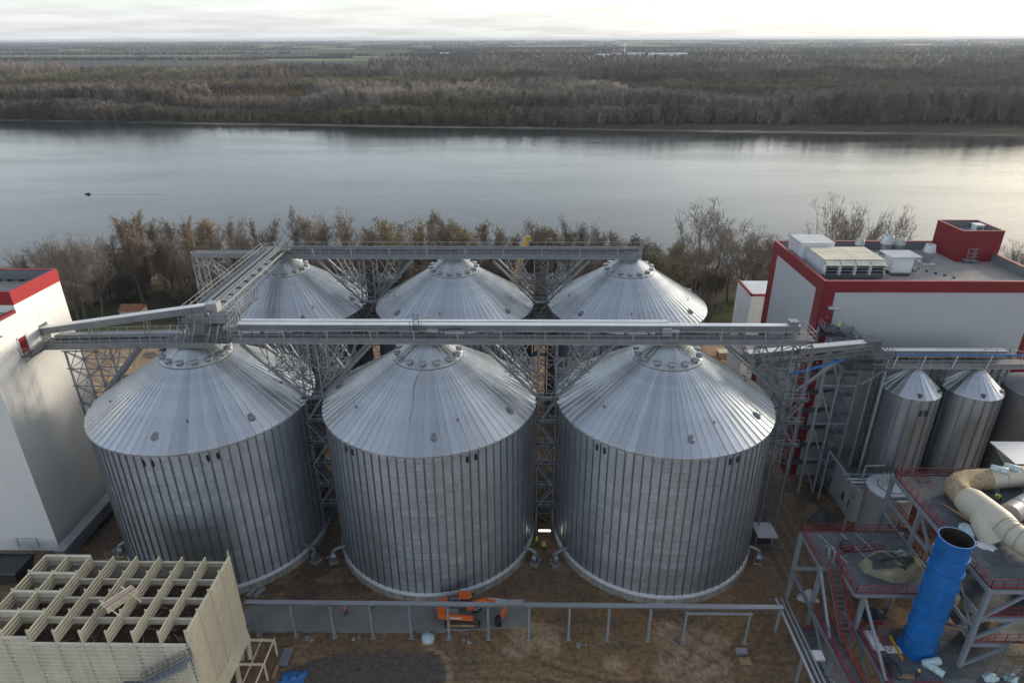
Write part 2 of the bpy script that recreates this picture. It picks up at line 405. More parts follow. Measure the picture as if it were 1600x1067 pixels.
col = mixc(col, (.36,.245,.15), sand*(.72+.28*n2))
rutm = smooth(32, 34.5, GX+2*wx)*smooth(43, 40, GX+2*wx)*smooth(62, 66, GY)
col = mixc(col, (.135,.10,.073), rutm*.8)
col = mixc(col, (.072,.056,.044), rutm*(.5+.5*np.sin(GX*4.2+.6*np.sin(GY*.2)))*.7)
grass = smooth(144, 150, GY+10*wx)*smooth(200, 180, GY)
col = mixc(col, (.062,.058,.034), grass)
col = mixc(col, (.055,.085,.022), grass*smooth(.48, .62, fbm(GX, GY, 16, 91)))
bank = smooth(185, 200, GY)*smooth(400, 380, GY)
col = mixc(col, (.13,.115,.09), bank)
fe = far_edge(GX)
far = smooth(380, 420, GY)
col = mixc(col, (.052,.044,.036), far)
beach = far*smooth(-6.6, -6.1, GZ)*smooth(-5.3, -5.55, GZ)
bvis = .35+.65*smooth(.38, .6, fbm(GX, GY*0, 90, 93))
col = mixc(col, (.30,.255,.19), beach*bvis)
plain = smooth(1900, 2500, GY+.12*GX)
col = mixc(col, (.048,.05,.036), plain)
col = np.where(GY[..., None] < 150, col*np.array((1.72, 1.66, 1.58)), col)
me.vertices.foreach_set('co', np.stack([GX, GY, GZ], -1).reshape(-1).astype(np.float32)); me.update()
ca = me.color_attributes.new('soil', 'FLOAT_COLOR', 'POINT')
ca.data.foreach_set('color', np.concatenate([col, np.ones(GX.shape+(1,))], -1).reshape(-1).astype(np.float32))
gm = bpy.data.materials.new('soil'); gm.use_nodes = True; t = gm.node_tree; b = t.nodes['Principled BSDF']
b.inputs['Roughness'].default_value = .95; b.inputs['Specular IOR Level'].default_value = .2
at = t.nodes.new('ShaderNodeAttribute'); at.attribute_name = 'soil'
tcn = t.nodes.new('ShaderNodeTexCoord')
nn = t.nodes.new('ShaderNodeTexNoise'); nn.inputs['Scale'].default_value = 1.7; nn.inputs['Detail'].default_value = 9; nn.inputs['Roughness'].default_value = .7
t.links.new(tcn.outputs['Object'], nn.inputs['Vector'])
mr = t.nodes.new('ShaderNodeMapRange'); mr.inputs[1].default_value = .3; mr.inputs[2].default_value = .7; mr.inputs[3].default_value = .55; mr.inputs[4].default_value = 1.5
t.links.new(nn.outputs[0], mr.inputs[0])
sc = t.nodes.new('ShaderNodeVectorMath'); sc.operation = 'SCALE'; t.links.new(at.outputs['Color'], sc.inputs[0]); t.links.new(mr.outputs[0], sc.inputs['Scale'])
nf = t.nodes.new('ShaderNodeTexNoise'); nf.inputs['Scale'].default_value = 7.0; nf.inputs['Detail'].default_value = 8; nf.inputs['Roughness'].default_value = .8; t.links.new(tcn.outputs['Object'], nf.inputs['Vector'])
mf = t.nodes.new('ShaderNodeMapRange'); mf.inputs[1].default_value = .35; mf.inputs[2].default_value = .65; mf.inputs[3].default_value = .6; mf.inputs[4].default_value = 1.4; t.links.new(nf.outputs[0], mf.inputs[0])
sc2 = t.nodes.new('ShaderNodeVectorMath'); sc2.operation = 'SCALE'; t.links.new(sc.outputs[0], sc2.inputs[0]); t.links.new(mf.outputs[0], sc2.inputs['Scale'])
t.links.new(sc2.outputs[0], b.inputs['Base Color'])
bp = t.nodes.new('ShaderNodeBump'); bp.inputs['Distance'].default_value = .12; t.links.new(nn.outputs[0], bp.inputs['Height']); t.links.new(bp.outputs[0], b.inputs['Normal'])
MATS['soil'] = gm; me.materials.append(gm)
go = bpy.data.objects.new('ground', me); C.objects.link(go); go['kind'] = 'structure'

# ------------------------------------------------------------------ river
wm_ = bpy.data.materials.new('river_water'); wm_.use_nodes = True; t = wm_.node_tree; b = t.nodes['Principled BSDF']
b.inputs['Base Color'].default_value = (.036,.042,.042, 1); b.inputs['Roughness'].default_value = .10; b.inputs['IOR'].default_value = 1.33; b.inputs['Specular IOR Level'].default_value = .62
tcn = t.nodes.new('ShaderNodeTexCoord')
def wnoise(scl, det, mapscale):
    mp = t.nodes.new('ShaderNodeMapping'); mp.inputs['Scale'].default_value = mapscale; t.links.new(tcn.outputs['Object'], mp.inputs[0])
    n = t.nodes.new('ShaderNodeTexNoise'); n.inputs['Scale'].default_value = scl; n.inputs['Detail'].default_value = det; t.links.new(mp.outputs[0], n.inputs['Vector']); return n.outputs[0]
a1 = wnoise(.5, 4, (1, 1, 1)); a2 = wnoise(.05, 4, (1, 2.0, 1)); a3 = wnoise(.012, 3, (.6, 2.2, 1))
b1 = t.nodes.new('ShaderNodeBump'); b1.inputs['Distance'].default_value = .08; t.links.new(a1, b1.inputs['Height'])
b2 = t.nodes.new('ShaderNodeBump'); b2.inputs['Distance'].default_value = .09; t.links.new(a2, b2.inputs['Height']); t.links.new(b1.outputs[0], b2.inputs['Normal'])
t.links.new(b2.outputs[0], b.inputs['Normal'])
rr = t.nodes.new('ShaderNodeMapRange'); rr.inputs[1].default_value = .35; rr.inputs[2].default_value = .65; rr.inputs[3].default_value = .06; rr.inputs[4].default_value = .17
t.links.new(a3, rr.inputs[0]); t.links.new(rr.outputs[0], b.inputs['Roughness'])
MATS['river_water'] = wm_
mb = MB(); mb.add([(-6000,180,-6),(6000,180,-6),(6000,330,-6),(1200,470,-6),(0,640,-6),(-1500,840,-6),(-6000,1450,-6)], [(0,1,2,3,4,5,6)])
struct(mb, 'river', 'river_water')

# ------------------------------------------------------------------ trees
def ribbon(V, F, p, d, L, w):
    a = np.cross(d, rng.normal(size=3)); a /= np.linalg.norm(a)+1e-9
    i = len(V); V += [p-a*w/2, p+a*w/2, p+d*L]; F.append((i, i+1, i+2))
def unit(v): return v/(np.linalg.norm(v)+1e-9)
def gen_tree(seed, H=20., spread=.30, upr=.75, limbs=9, sub=6, tw=7, fine=6, leaf=0, fork=.22, stems=1, tww=.055):
    global rng
    rng = np.random.default_rng(seed)
    wood = MB(); V = []; F = []; LV = []; LF = []
    up = np.array((0, 0, 1.))
    def path(p, d, L, n, r0, r1, wob, lift):
        pts = [p.copy()]; q = p.copy(); dd = d.copy()
        for k in range(n):
            dd = unit(dd+rng.normal(size=3)*wob+up*lift); q = q+dd*L/n; pts.append(q.copy())
        rs = [r0+(r1-r0)*k/n for k in range(n+1)]
        return pts, rs, dd
    for st in range(stems):
        base = np.array((0, 0, 0.)) if stems == 1 else np.append(rng.normal(size=2)*.5, 0)
        d0 = unit(np.append(rng.normal(size=2)*(.06 if stems == 1 else .28), 1.0))
        hh = H*(1 if stems == 1 else rng.uniform(.75, 1))
        tp, tr, _ = path(base, d0, hh*.80, 7, hh*.014+.06, .05, .06, .10)
        wood.tube(tp, tr, 6, cap=False)
        for i in range(limbs):
            f = fork+(1-fork)*(i+rng.uniform(0, 1))/limbs; k = min(6, int(f*7)); p = tp[k]+(tp[k+1]-tp[k])*(f*7-k) if k < 7 else tp[-1]
            az = rng.uniform(0, 2*PI); side = np.array((math.cos(az), math.sin(az), 0))
            d = unit(side*(1-upr)+up*upr)
            L = hh*spread*(1.25-.75*f)*rng.uniform(.8, 1.25)+hh*.05
            lp, lr, _ = path(p, d, L, 4, .02+.045*(1.2-f)*hh/20, .02, .14, .10)
            wood.tube(lp, lr, 4, cap=False)
            for j in range(sub):
                g_ = .25+.75*(j+rng.uniform(0, 1))/sub; kk = min(3, int(g_*4)); q = lp[kk]+(lp[kk+1]-lp[kk])*(g_*4-kk)
                d2 = unit(unit(lp[kk+1]-lp[kk])*.8+rng.normal(size=3)*.45+up*.35)
                L2 = L*.42*rng.uniform(.6, 1.2)
                sp, sr, d3 = path(q, d2, L2, 2, .028, .016, .18, .12)
                for a_, b_ in zip(sp, sp[1:]): ribbon(V, F, a_, unit(b_-a_), np.linalg.norm(b_-a_)*1.5, .075); ribbon(V, F, a_, unit(b_-a_), np.linalg.norm(b_-a_)*1.5, .075)
                for m_ in range(tw):
                    h_ = rng.uniform(.1, 1); kk2 = min(1, int(h_*2)); q2 = sp[kk2]+(sp[kk2+1]-sp[kk2])*(h_*2-kk2)
                    d4 = unit(d3*.6+rng.normal(size=3)*.55+up*.3); L4 = L2*.5*rng.uniform(.5, 1.2)+.25
                    ribbon(V, F, q2, d4, L4, tww)
                    for n_ in range(fine):
                        q3 = q2+d4*L4*rng.uniform(.15, .8); d5 = unit(d4*.5+rng.normal(size=3)*.6+up*.25)
                        ribbon(V, F, q3, d5, L4*.6*rng.uniform(.5, 1.3)+.1, tww*.75)
                        if leaf and rng.uniform() < leaf:
                            c = q3+d5*rng.uniform(.1, .5); a_ = unit(rng.normal(size=3))*.12; b_ = unit(np.cross(a_, rng.normal(size=3)))*.09
                            i0 = len(LV); LV += [c-a_, c+b_, c+a_, c-b_]; LF.append((i0, i0+1, i0+2, i0+3))
    cr = MB(); cr.add(V, F)
    if LV: cr.cm = 1; cr.add(LV, LF)
    return wood, cr
# near bank trees: kinds (twig material, leaf material)
KIND = []
def tree_kind(nm, tmat, lmat, **k):
    w_, c_ = gen_tree(**k)
    KIND.append((nm, w_.mesh('trunk', 'bark', smooth=60), c_.mesh("crown", [tmat, lmat]), k['H']))
tree_kind('upright', 'twig_grey', 'leaf_tan', seed=11, H=20, spread=.27, upr=.80, limbs=15, sub=7, tw=7, fine=6)
tree_kind('upright_tan', 'twig_tan', 'leaf_tan', seed=12, H=20, spread=.30, upr=.76, limbs=15, sub=7, tw=7, fine=6, leaf=.35)
tree_kind('spreading', 'twig_grey', 'leaf_tan', seed=13, H=20, spread=.46, upr=.55, limbs=13, sub=8, tw=6, fine=6, fork=.3)
tree_kind('willow', 'twig_tan', 'leaf_olive', seed=14, H=18, spread=.38, upr=.64, limbs=12, sub=7, tw=6, fine=6, leaf=.8, stems=2)
tree_kind('poplar', 'twig_grey', 'leaf_olive', seed=15, H=20, spread=.24, upr=.85, limbs=17, sub=6, tw=7, fine=6, leaf=.12)
tree_kind('thicket', 'twig_grey', 'leaf_tan', seed=16, H=9, spread=.55, upr=.55, limbs=6, sub=5, tw=5, fine=5, stems=4, fork=.08, leaf=.1)
tree_kind('thicket_tan', 'twig_tan', 'leaf_tan', seed=17, H=8, spread=.6, upr=.5, limbs=6, sub=5, tw=5, fine=5, stems=4, fork=.06, leaf=.25)
def plant_tree(k, x, y, top, label, group, wide=1.0, cat='tree', name='bare_tree', rs=None):
    z = float(ground_z(np.array([x]), np.array([y]))[0])-.15
    nm, wme, cme, H0 = KIND[k]; s_ = (top-z)/(H0*.98)
    o = thing(name, (x, y, z), label, cat, group)
    o.rotation_euler[2] = (rs or random).uniform(0, 6.28); o.scale = (s_*wide, s_*wide, s_)
    inst('trunk', wme, o); inst('crown', cme, o)
    return o
BANK = [(-125.4,154.7,15.9),(-126.9,161.6,14.8),(-120.6,158.7,16.4),(-112.4,153.2,18.4),(-107.2,152.3,19.0),(-115.1,168.6,13.3),(-112.1,171.4,16.1),(-106.5,169.5,21.4),(-105.5,172.9,21.9),(-103.3,176.2,19.4),(-100.7,181.0,18.0),(-88.5,166.3,22.2),(-89.5,174.3,18.9),(-85.4,175.3,19.9),(-77.4,166.4,22.0),(-71.4,160.0,22.7),(-76.3,181.4,18.5),(-65.3,166.6,21.3),(-60.1,166.9,23.4),(-60.7,179.6,18.8),(-55.4,172.9,18.6),(-50.5,170.4,20.3),(-48.6,177.0,18.2),(-40.6,160.7,19.2),(-41.3,175.6,17.2),(-35.0,168.2,17.1),(-29.1,162.0,23.7),(-28.7,174.5,18.9),(-26.7,180.5,19.5),(-20.8,164.6,22.5),(-18.2,173.9,17.3),(-13.6,166.6,21.0),(-10.3,176.3,19.3),(-6.5,175.9,16.7),(-1.8,164.8,18.8),(2.7,178.3,17.9),(7.2,174.5,16.4),(11.7,175.0,19.1),(15.8,178.0,17.6),(20.0,169.4,18.5),(25.3,176.7,15.4),(30.2,179.3,14.0),(35.6,162.3,17.2),(43.2,178.7,13.1),(50.8,168.7,19.4),(57.0,170.6,15.1),(57.7,163.2,17.9),(66.0,175.4,13.0),(66.2,166.4,14.2),(73.6,154.1,26.5),(77.6,156.0,24.9),(79.8,152.9,24.6),(87.9,161.2,21.8),(90.6,158.5,23.2),(116.8,153.1,17.7),(119.7,152.5,17.0)]
rt_ = random.Random(5)
ORD = ['leftmost', 'second', 'third', 'fourth', 'fifth', 'sixth', 'seventh', 'eighth', 'ninth', 'tenth']
DESC = {0: 'slender grey tree', 1: 'tan-twigged bare tree', 2: 'spreading bare tree', 3: 'olive-leaved willow', 4: 'narrow upright tree'}
ZONE = [(-999, -103, 'beyond the white tower'), (-103, -80, 'above the inclined conveyor'), (-80, -46, 'behind the left rear silo'), (-46, -14, 'behind the gap and middle rear silo'), (-14, 12, 'around the yellow crane boom'), (12, 33, 'behind the right rear silo'), (33, 72, 'between the right rear silo and the annex'), (72, 100, 'above the process building roof'), (100, 999, 'at the right edge above the parapet')]
items = []
for i, (x, y, top) in enumerate(BANK):
    if 72 < x < 100: k, wd = (2 if i % 2 else 0), .72
    elif x > 100: k, wd = 2, 1
    elif x < -106 and y < 163: k, wd = 2, .95
    else: k = rt_.choice([0, 0, 1, 1, 2, 3, 4, 4]) if x < 32 else rt_.choice([2, 3, 2, 0]); wd = rt_.uniform(.9, 1.25)
    sx_ = x*170/y                                   # where it shows along the belt
    zn = next(z for a_, b_, z in ZONE if a_ <= sx_ < b_)
    items.append((k, zn, sx_, x, y, top, wd))
for it in sorted(items, key=lambda q: q[2]):
    k, zn, sx_, x, y, top, wd = it
    same = sorted(q[2] for q in items if q[0] == k and q[1] == zn); r_ = same.index(sx_)
    lab = DESC[k]+' '+zn if len(same) == 1 else ORD[r_]+' '+DESC[k]+(' from the left ' if r_ else ' ')+zn
    plant_tree(k, x, y, top, lab, 'trees of the riverside belt', wd, rs=rt_)
plant_tree(2, 43.7, 160, 24.4, 'tallest bare tree with wide crown between the right rear silo and the red building', 'single tall tree', 1.0, rs=rt_)
plant_tree(3, 36.5, 166, 15.5, 'rounded olive-brown willow just right of the right rear silo', 'single willow', 1.25, rs=rt_)
plant_tree(3, 9.5, 168, 19.3, 'golden-brown leafy willow right of the yellow crane boom', 'single golden willow', 1.1, rs=rt_)
for i in range(105):      # lower trees filling the belt
    x = rt_.uniform(-128, 70); y = rt_.uniform(148, 186)
    if -108 < x < -84 and y < 160: continue
    k = rt_.choice([0, 1, 2, 2, 3, 4]); plant_tree(k, x, y, rt_.uniform(8, 15.5), 'shorter bare tree lost in the tangle of the riverside belt', 'undergrowth trees of the riverside belt', rt_.uniform(1.1, 1.5), rs=rt_)
for i in range(150):      # thicket shrubs
    x = rt_.uniform(-135, 74); y = rt_.uniform(152, 196)
    if -110 < x < -82 and y < 163: continue
    plant_tree(rt_.choice([5, 5, 6]), x, y, rt_.uniform(2.5, 7.0), 'bare brown shrub in the thicket along the river', 'thicket shrubs along the river', rt_.uniform(1.1, 1.6), 'shrub', 'thicket_shrub', rs=rt_)

# ------------------------------------------------------------------ far wood across the river (one mass: stuff, instanced)
hid = bpy.data.collections.new('wood_kinds')          # not linked to the scene: sources only
def far_tree(seed, H, wid, n, w, upr):
    global rng
    rng = np.random.default_rng(seed); V = []; F = []
    ribbon(V, F, np.array((0, 0, 0.)), np.array((0, 0, 1.)), H*.9, .45); ribbon(V, F, np.array((0, 0, 0.)), np.array((.03, 0, 1.)), H*.85, .45)
    for k in range(n):
        f = rng.uniform(.12, .95); a = rng.uniform(0, 2*PI); r = wid*.5*math.sqrt(rng.uniform(0, 1))*(1.15-abs(f-.5)*1.3)
        p = np.array((r*math.cos(a)*.6, r*math.sin(a)*.6, H*f*.88)); d = unit(np.array((math.cos(a)*(1-upr), math.sin(a)*(1-upr), upr))+rng.normal(size=3)*.25)
        ribbon(V, F, p, d, H*.16*rng.uniform(.6, 1.4), w*rng.uniform(.6, 1.5))
    m = MB(); m.add(V, F); return m
fm = bpy.data.materials.new('far_wood'); fm.use_nodes = True; t = fm.node_tree; b = t.nodes['Principled BSDF']; b.inputs['Roughness'].default_value = 1; b.inputs['Specular IOR Level'].default_value = 0
at = t.nodes.new('ShaderNodeAttribute'); at.attribute_type = 'INSTANCER'; at.attribute_name = 'tint'
oi = t.nodes.new('ShaderNodeObjectInfo'); mr = t.nodes.new('ShaderNodeMapRange'); mr.inputs[3].default_value = .7; mr.inputs[4].default_value = 1.35; t.links.new(oi.outputs['Random'], mr.inputs[0])
sc = t.nodes.new('ShaderNodeVectorMath'); sc.operation = 'SCALE'; t.links.new(at.outputs['Vector'], sc.inputs[0]); t.links.new(mr.outputs[0], sc.inputs['Scale']); t.links.new(sc.outputs[0], b.inputs['Base Color'])
MATS['far_wood'] = fm
for i, a_ in enumerate([(1, 14, 9, 150, .42, .62), (2, 14, 11, 170, .45, .45), (3, 16, 6, 120, .34, .82), (4, 13, 8, 150, .4, .68), (5, 6, 8, 130, .42, .4)]):
    o = bpy.data.objects.new('wood_kind', far_tree(*a_).mesh('wood_kind', 'far_wood')); hid.objects.link(o)
def scatter(name, pts, scl, tint, kind):
    me = bpy.data.meshes.new(name); me.from_pydata([tuple(p) for p in pts], [], [])
    for nm, tp, arr in (('scl', 'FLOAT', scl), ('kidx', 'INT', kind), ('rot', 'FLOAT', np.random.default_rng(4).uniform(0, 6.28, len(pts)))):
        a = me.attributes.new(nm, tp, 'POINT'); a.data.foreach_set('value', np.asarray(arr, np.float32 if tp == 'FLOAT' else np.int32))
    a = me.attributes.new('tint', 'FLOAT_VECTOR', 'POINT'); a.data.foreach_set('vector', np.asarray(tint, np.float32).reshape(-1))
    o = bpy.data.objects.new(name, me); C.objects.link(o); o['kind'] = 'stuff'
    g = bpy.data.node_groups.new(name, 'GeometryNodeTree'); g.interface.new_socket('Geometry', in_out='INPUT', socket_type='NodeSocketGeometry'); g.interface.new_socket('Geometry', in_out='OUTPUT', socket_type='NodeSocketGeometry')
    N = g.nodes.new; L = g.links.new
    gi = N('NodeGroupInput'); goo = N('NodeGroupOutput'); ip = N('GeometryNodeInstanceOnPoints'); ci = N('GeometryNodeCollectionInfo')
    ci.inputs[0].default_value = hid; ci.inputs[1].default_value = True; ci.inputs[2].default_value = True
    def attr(nm, ty): n = N('GeometryNodeInputNamedAttribute'); n.data_type = ty; n.inputs[0].default_value = nm; return n.outputs[0]
    L(gi.outputs[0], ip.inputs['Points']); L(ci.outputs[0], ip.inputs['Instance']); ip.inputs['Pick Instance'].default_value = True
    L(attr('kidx', 'INT'), ip.inputs['Instance Index']); cx = N('ShaderNodeCombineXYZ'); L(attr('rot', 'FLOAT'), cx.inputs[2]); L(cx.outputs[0], ip.inputs['Rotation'])
    L(attr('scl', 'FLOAT'), ip.inputs['Scale']); L(ip.outputs[0], goo.inputs[0])
    md = o.modifiers.new('scatter', 'NODES'); md.node_group = g
    return o
rf = np.random.default_rng(21)
N0 = 60000
iy = rf.uniform(100, 192, N0)                       # spread evenly over the receding plain
ang = PITCH-np.arctan((533.5-iy)/FPX)
Yf = 68/np.tan(ang)*rf.uniform(.97, 1.03, N0); Xf = rf.uniform(-.92, .92, N0)*Yf
ok = Yf > far_edge(Xf)+4
Xf, Yf = Xf[ok], Yf[ok]
u = Xf*.99+Yf*.13; vv_ = Yf*.99-Xf*.13               # forestry blocks lie along the river
cell = np.floor(u/330+.6*np.floor(vv_/170)).astype(int)*31+np.floor(vv_/170).astype(int)*17
cr1 = ((cell*2654435761) & 1023)/1023.; cr2 = ((cell*40503+77) % 1009)/1009.
dist = Yf-far_edge(Xf)
front = dist < 60
clear = (Xf > -455) & (Xf < -245) & (vv_ > 795) & (vv_ < 1010) & (Xf+.48*Yf > 20) & (Xf+.33*Yf < 62)
meadow = (Xf > -.24*Yf) & (Xf < -.045*Yf) & (vv_ > 1480) & (vv_ < 1700)
openf = (vv_ > 1750+260*(fbm(Xf, Yf*0, 500, 3)-.5)) & (Xf < -.22*Yf)
thin = np.where(vv_ > 1250, .75, 1.0)
keep = ~(clear | meadow | openf) & (rf.uniform(size=len(Xf)) < thin)
lown = fbm(Xf, Yf, 110, 8)
hgt = np.where(front, .62+.35*cr1, .70+.75*cr1)*rf.uniform(.75, 1.2, len(Xf))*(.65+.7*lown)
lowf = smooth(.16, .05, np.abs(Xf/Yf+.38)+.10*(fbm(Xf, Yf, 45, 71)-.5))*(vv_ < 800); hgt = hgt*(1-.42*lowf)
tint = np.zeros((len(Xf), 3)); base = np.array([(.100,.086,.073),(.120,.098,.078),(.078,.071,.063),(.120,.106,.09),(.112,.103,.068),(.088,.078,.072)])
tint[:] = base[(cr2*6).astype(int) % 6]; tint *= (.35+1.3*fbm(Xf, Yf, 70, 14))[:, None]*(.55+.95*cr1)[:, None]*1.5
tint[front] *= .8
grn = rf.uniform(size=len(Xf)) < .035; tint[grn] = (.085,.09,.035)
kindx = np.where(front, rf.choice([0, 1, 4, 3], len(Xf)), np.where(cr1 > .55, 2, rf.choice([0, 1, 3], len(Xf))))
zf = ground_z(Xf, Yf)-.2
scatter('far_wood', np.stack([Xf, Yf, zf], 1)[keep], hgt[keep], tint[keep], kindx[keep])
# young plantation rows in the clearing, and the green strip
pts = []; tn = []; sc_ = []
for a_ in np.arange(-120, 140, 13.):
    for b_ in np.arange(-115, 115, 7.5):
        x = -345+a_*.93+b_*.28; y = 945+b_*.96-a_*.28+45
        if (x+.48*y > 25) and (x+.33*y < 55) and 800 < y*.99-x*.13 < 1008: pts.append((x, y, float(ground_z(np.array([x]), np.array([y]))[0]))); tn.append((.145,.115,.055)); sc_.append(rf.uniform(.38, .6))
scatter('plantation_rows', np.array(pts), np.array(sc_), np.array(tn), np.zeros(len(pts), int))
# belts of trees far out on the plain
pts = []; sc_ = []; tn = []
for (y0, x0, x1, dens, h_) in [(2550,-2400,-900,.10,1.0),(3000,-900,2600,.12,1.1),(3500,-3000,-200,.09,1.0),(3900,-600,3600,.14,1.2),(4600,-4300,4300,.10,1.2),(5600,-5200,5200,.10,1.3),(7000,-6400,6400,.09,1.5),(9000,-8000,8000,.08,1.8),(11500,-9800,9800,.06,2.2)]:
    n = int((x1-x0)*dens*4.5)
    for k in range(n):
        x = rf.uniform(x0, x1); y = y0+.05*(x-x0)*math.sin(y0)+rf.normal()*y0*.02
        if fbm(np.array([x]), np.array([0.]), 420, int(y0))[0] < .40: continue
        pts.append((x, y, -3.2)); sc_.append(h_*rf.uniform(.55, 1.0)); tn.append((.06,.062,.052))
scatter('far_tree_belts', np.array(pts), np.array(sc_), np.array(tn), np.full(len(pts), 1))
# mixed wood and gardens round the far town
n = 11000; Yt = rf.uniform(2200, 5200, n); Xt = rf.uniform(-.16, .92, n)*Yt
scatter('far_town_trees', np.stack([Xt, Yt, np.full(n, -3.2)], 1), rf.uniform(.55, 1.0, n), np.array([(.07,.066,.054)])*rf.uniform(.7, 1.4, (n, 1)), rf.choice([0, 1, 3], n))

# ------------------------------------------------------------------ fields of the far plain
pmat('plough', (.036,.031,.031), 1, 0, .2, .004); pmat('crop_green', (.10,.16,.05), 1, 0, .25, .004); pmat('stubble', (.19,.17,.11), 1, 0, .2, .004); pmat('meadow_green', (.06,.115,.028), 1, 0, .3, .02)
def field(pts, z, m):
    mb = MB(); mb.add([(x, y, z) for x, y in pts], [tuple(range(len(pts)))]); struct(mb, 'field', m)
def fsec(u0, u1, y0, y1, m, z=-2.2, sk=0.0): field([(u0*y0, y0), (u1*y0, y0+sk), (u1*y1, y1+sk), (u0*y1, y1)], z, m)
fsec(-1.05, -.24, 1900, 2950, 'plough')
fsec(-1.05, -.55, 3050, 3350, 'crop_green'); fsec(-.53, -.40, 3000, 3250, 'crop_green'); fsec(-.38, -.20, 2700, 2900, 'stubble')
fsec(-.36, -.10, 2350, 2560, 'crop_green', -2.1); fsec(-1.05, -.3, 3700, 4300, 'plough'); fsec(-.9, -.1, 4800, 5300, 'stubble'); fsec(-.6, .3, 6000, 6700, 'crop_green'); fsec(.2, 1.0, 5900, 6800, 'stubble')
fsec(-.1, .9, 7400, 8600, 'plough'); fsec(-1, -.1, 7500, 8700, 'crop_green')
fsec(.27, .62, 2150, 2260, 'stubble', -2.0)
field([(-.235*1500, 1500), (-.05*1500, 1480), (-.05*1700, 1660), (-.235*1700, 1690)], -2.3, 'meadow_green')

# ------------------------------------------------------------------ grain silos
RS, ZE, ZB = 13.6, 22.3, 1.30
NP = 80
SX = (-41.9, -12.0, 18.4); YF, YB = 75.1, 108.7
slope = 7.8/(13.85-1.7)
def roof_z(r): return ZE+(13.85-r)*slope
def silo_meshes():
    D = {}
    nr = 19; hr = (ZE-ZB)/nr
    prof = []                                        # rolled corrugation of one ring of sheets, lapped over the ring below
    for k in range(6):
        for f, d in ((0, -.022), (.25, 0), (.5, .022), (.75, 0)): prof.append((RS-.012+d, hr*(k+f)/6))
    mb = MB(); mb.lathe(prof+[(RS-.034, hr), (RS+.03, hr), (RS+.03, hr+.03)], 160); D['ring'] = mb.mesh('wall_ring', 'galv_wall', smooth=70); D['hr'] = hr; D['nr'] = nr
    mb = MB(); x0 = RS+.005
    mb.add([(x0, -.12, ZB), (x0+.03, -.115, ZB), (x0+.035, -.055, ZB), (x0+.12, -.045, ZB), (x0+.12, .045, ZB), (x0+.035, .055, ZB), (x0+.03, .115, ZB), (x0, .12, ZB)]+
           [(x0, -.12, ZE-.1), (x0+.03, -.115, ZE-.1), (x0+.035, -.055, ZE-.1), (x0+.12, -.045, ZE-.1), (x0+.12, .045, ZE-.1), (x0+.035, .055, ZE-.1), (x0+.03, .115, ZE-.1), (x0, .12, ZE-.1)],
           [(i, i+1, i+9, i+8) for i in range(7)])
    D['stiff'] = mb.mesh('stiffener', 'galv_stiff')
    # roof panel: flat tray with an upstand seam on one edge
    mb = MB(); da = PI/NP; r0, r1 = 13.95, 4.15
    def P(r, a, h=0): return (r*math.cos(a), r*math.sin(a), roof_z(r)+h)
    seg = [r0, 11, 8, 6, r1]
    for ra, rb in zip(seg, seg[1:]):
        mb.add([P(ra, -da), P(ra, da), P(rb, da), P(rb, -da)], [(0, 1, 2, 3)])
    w0, w1 = .045/r0, .035/r1
    mb.add([P(r0, da-w0), P(r0, da-w0*.6, .14), P(r0, da+w0*.6, .14), P(r0, da+w0), P(r1, da-w1), P(r1, da-w1*.6, .11), P(r1, da+w1*.6, .11), P(r1, da+w1)],
           [(0, 1, 5, 4), (1, 2, 6, 5), (2, 3, 7, 6), (0, 3, 2, 1)])
    mb.add([P(r0, -da), P(r0, da), P(r0, da, -.22), P(r0, -da, -.22)], [(0, 3, 2, 1)])
    D['panel'] = mb.mesh('roof_panel', 'galv_roof')
    # cap panel
    mb = MB(); da = PI/28; c0, c1 = 4.45, 1.7
    def Q(r, a, h=0): return (r*math.cos(a), r*math.sin(a), roof_z(r)+.17+h)
    mb.add([Q(c0, -da), Q(c0, da), Q(c1, da), Q(c1, -da), Q(c0, -da, -.17), Q(c0, da, -.17)], [(0, 1, 2, 3), (0, 4, 5, 1)])
    mb.add([Q(c0, da-.012, 0), Q(c0, da-.006, .06), Q(c0, da+.006, .06), Q(c0, da+.012), Q(c1, da-.02), Q(c1, da-.01, .05), Q(c1, da+.01, .05), Q(c1, da+.02)], [(0, 1, 5, 4), (1, 2, 6, 5), (2, 3, 7, 6), (0, 3, 2, 1)])
    D['cap'] = mb.mesh('cap_panel', 'galv_cap')
    mb = MB(); mb.lathe([(4.47, 0), (4.50, 0), (4.50, .08), (4.47, .08)], 56, (0, 0, roof_z(4.5)-.02)); D['capring'] = mb.mesh('cap_ring', 'dark_gap')
    # roof ventilator: stub pipe, lid
    mb = MB(); r = 3.95; z = roof_z(r)+.15
    mb.lathe([(.36, -.3), (.36, .24), (.0, .24)], 14, (r, 0, z)); D['vent'] = mb.mesh('roof_vent', 'galv', smooth=40)
    mb = MB(); mb.lathe([(.48, .22), (.52, .25), (.50, .32), (.28, .37), (0, .39)], 18, (r, 0, z)); mb.lathe([(0, .23), (.48, .22)], 18, (r, 0, z)); D['lid'] = mb.mesh('lid', 'galv_light', smooth=40)
    # half-round inspection hood on the lower roof
    mb = MB(); r = 12.05; z = roof_z(r)
    mb.lathe([(.42, -.25), (.42, .20), (.30, .28), (0, .31)], 16, (r, 0, z)); mb.box(r-.8, r-.1, -.25, .25, z+.05, z+.38); D['hatch'] = mb.mesh('roof_hatch', 'galv', smooth=35)
    mb = MB(); r = 10.6; z = roof_z(r); mb.lathe([(.08, -.1), (.08, .2), (.12, .2), (.12, .27), (0, .29)], 10, (r, 0, z)); D['sensor'] = mb.mesh('sensor_stub', 'galv_dark', smooth=40)
    # paired oval wall openings
    mb = MB(); x = RS+.06
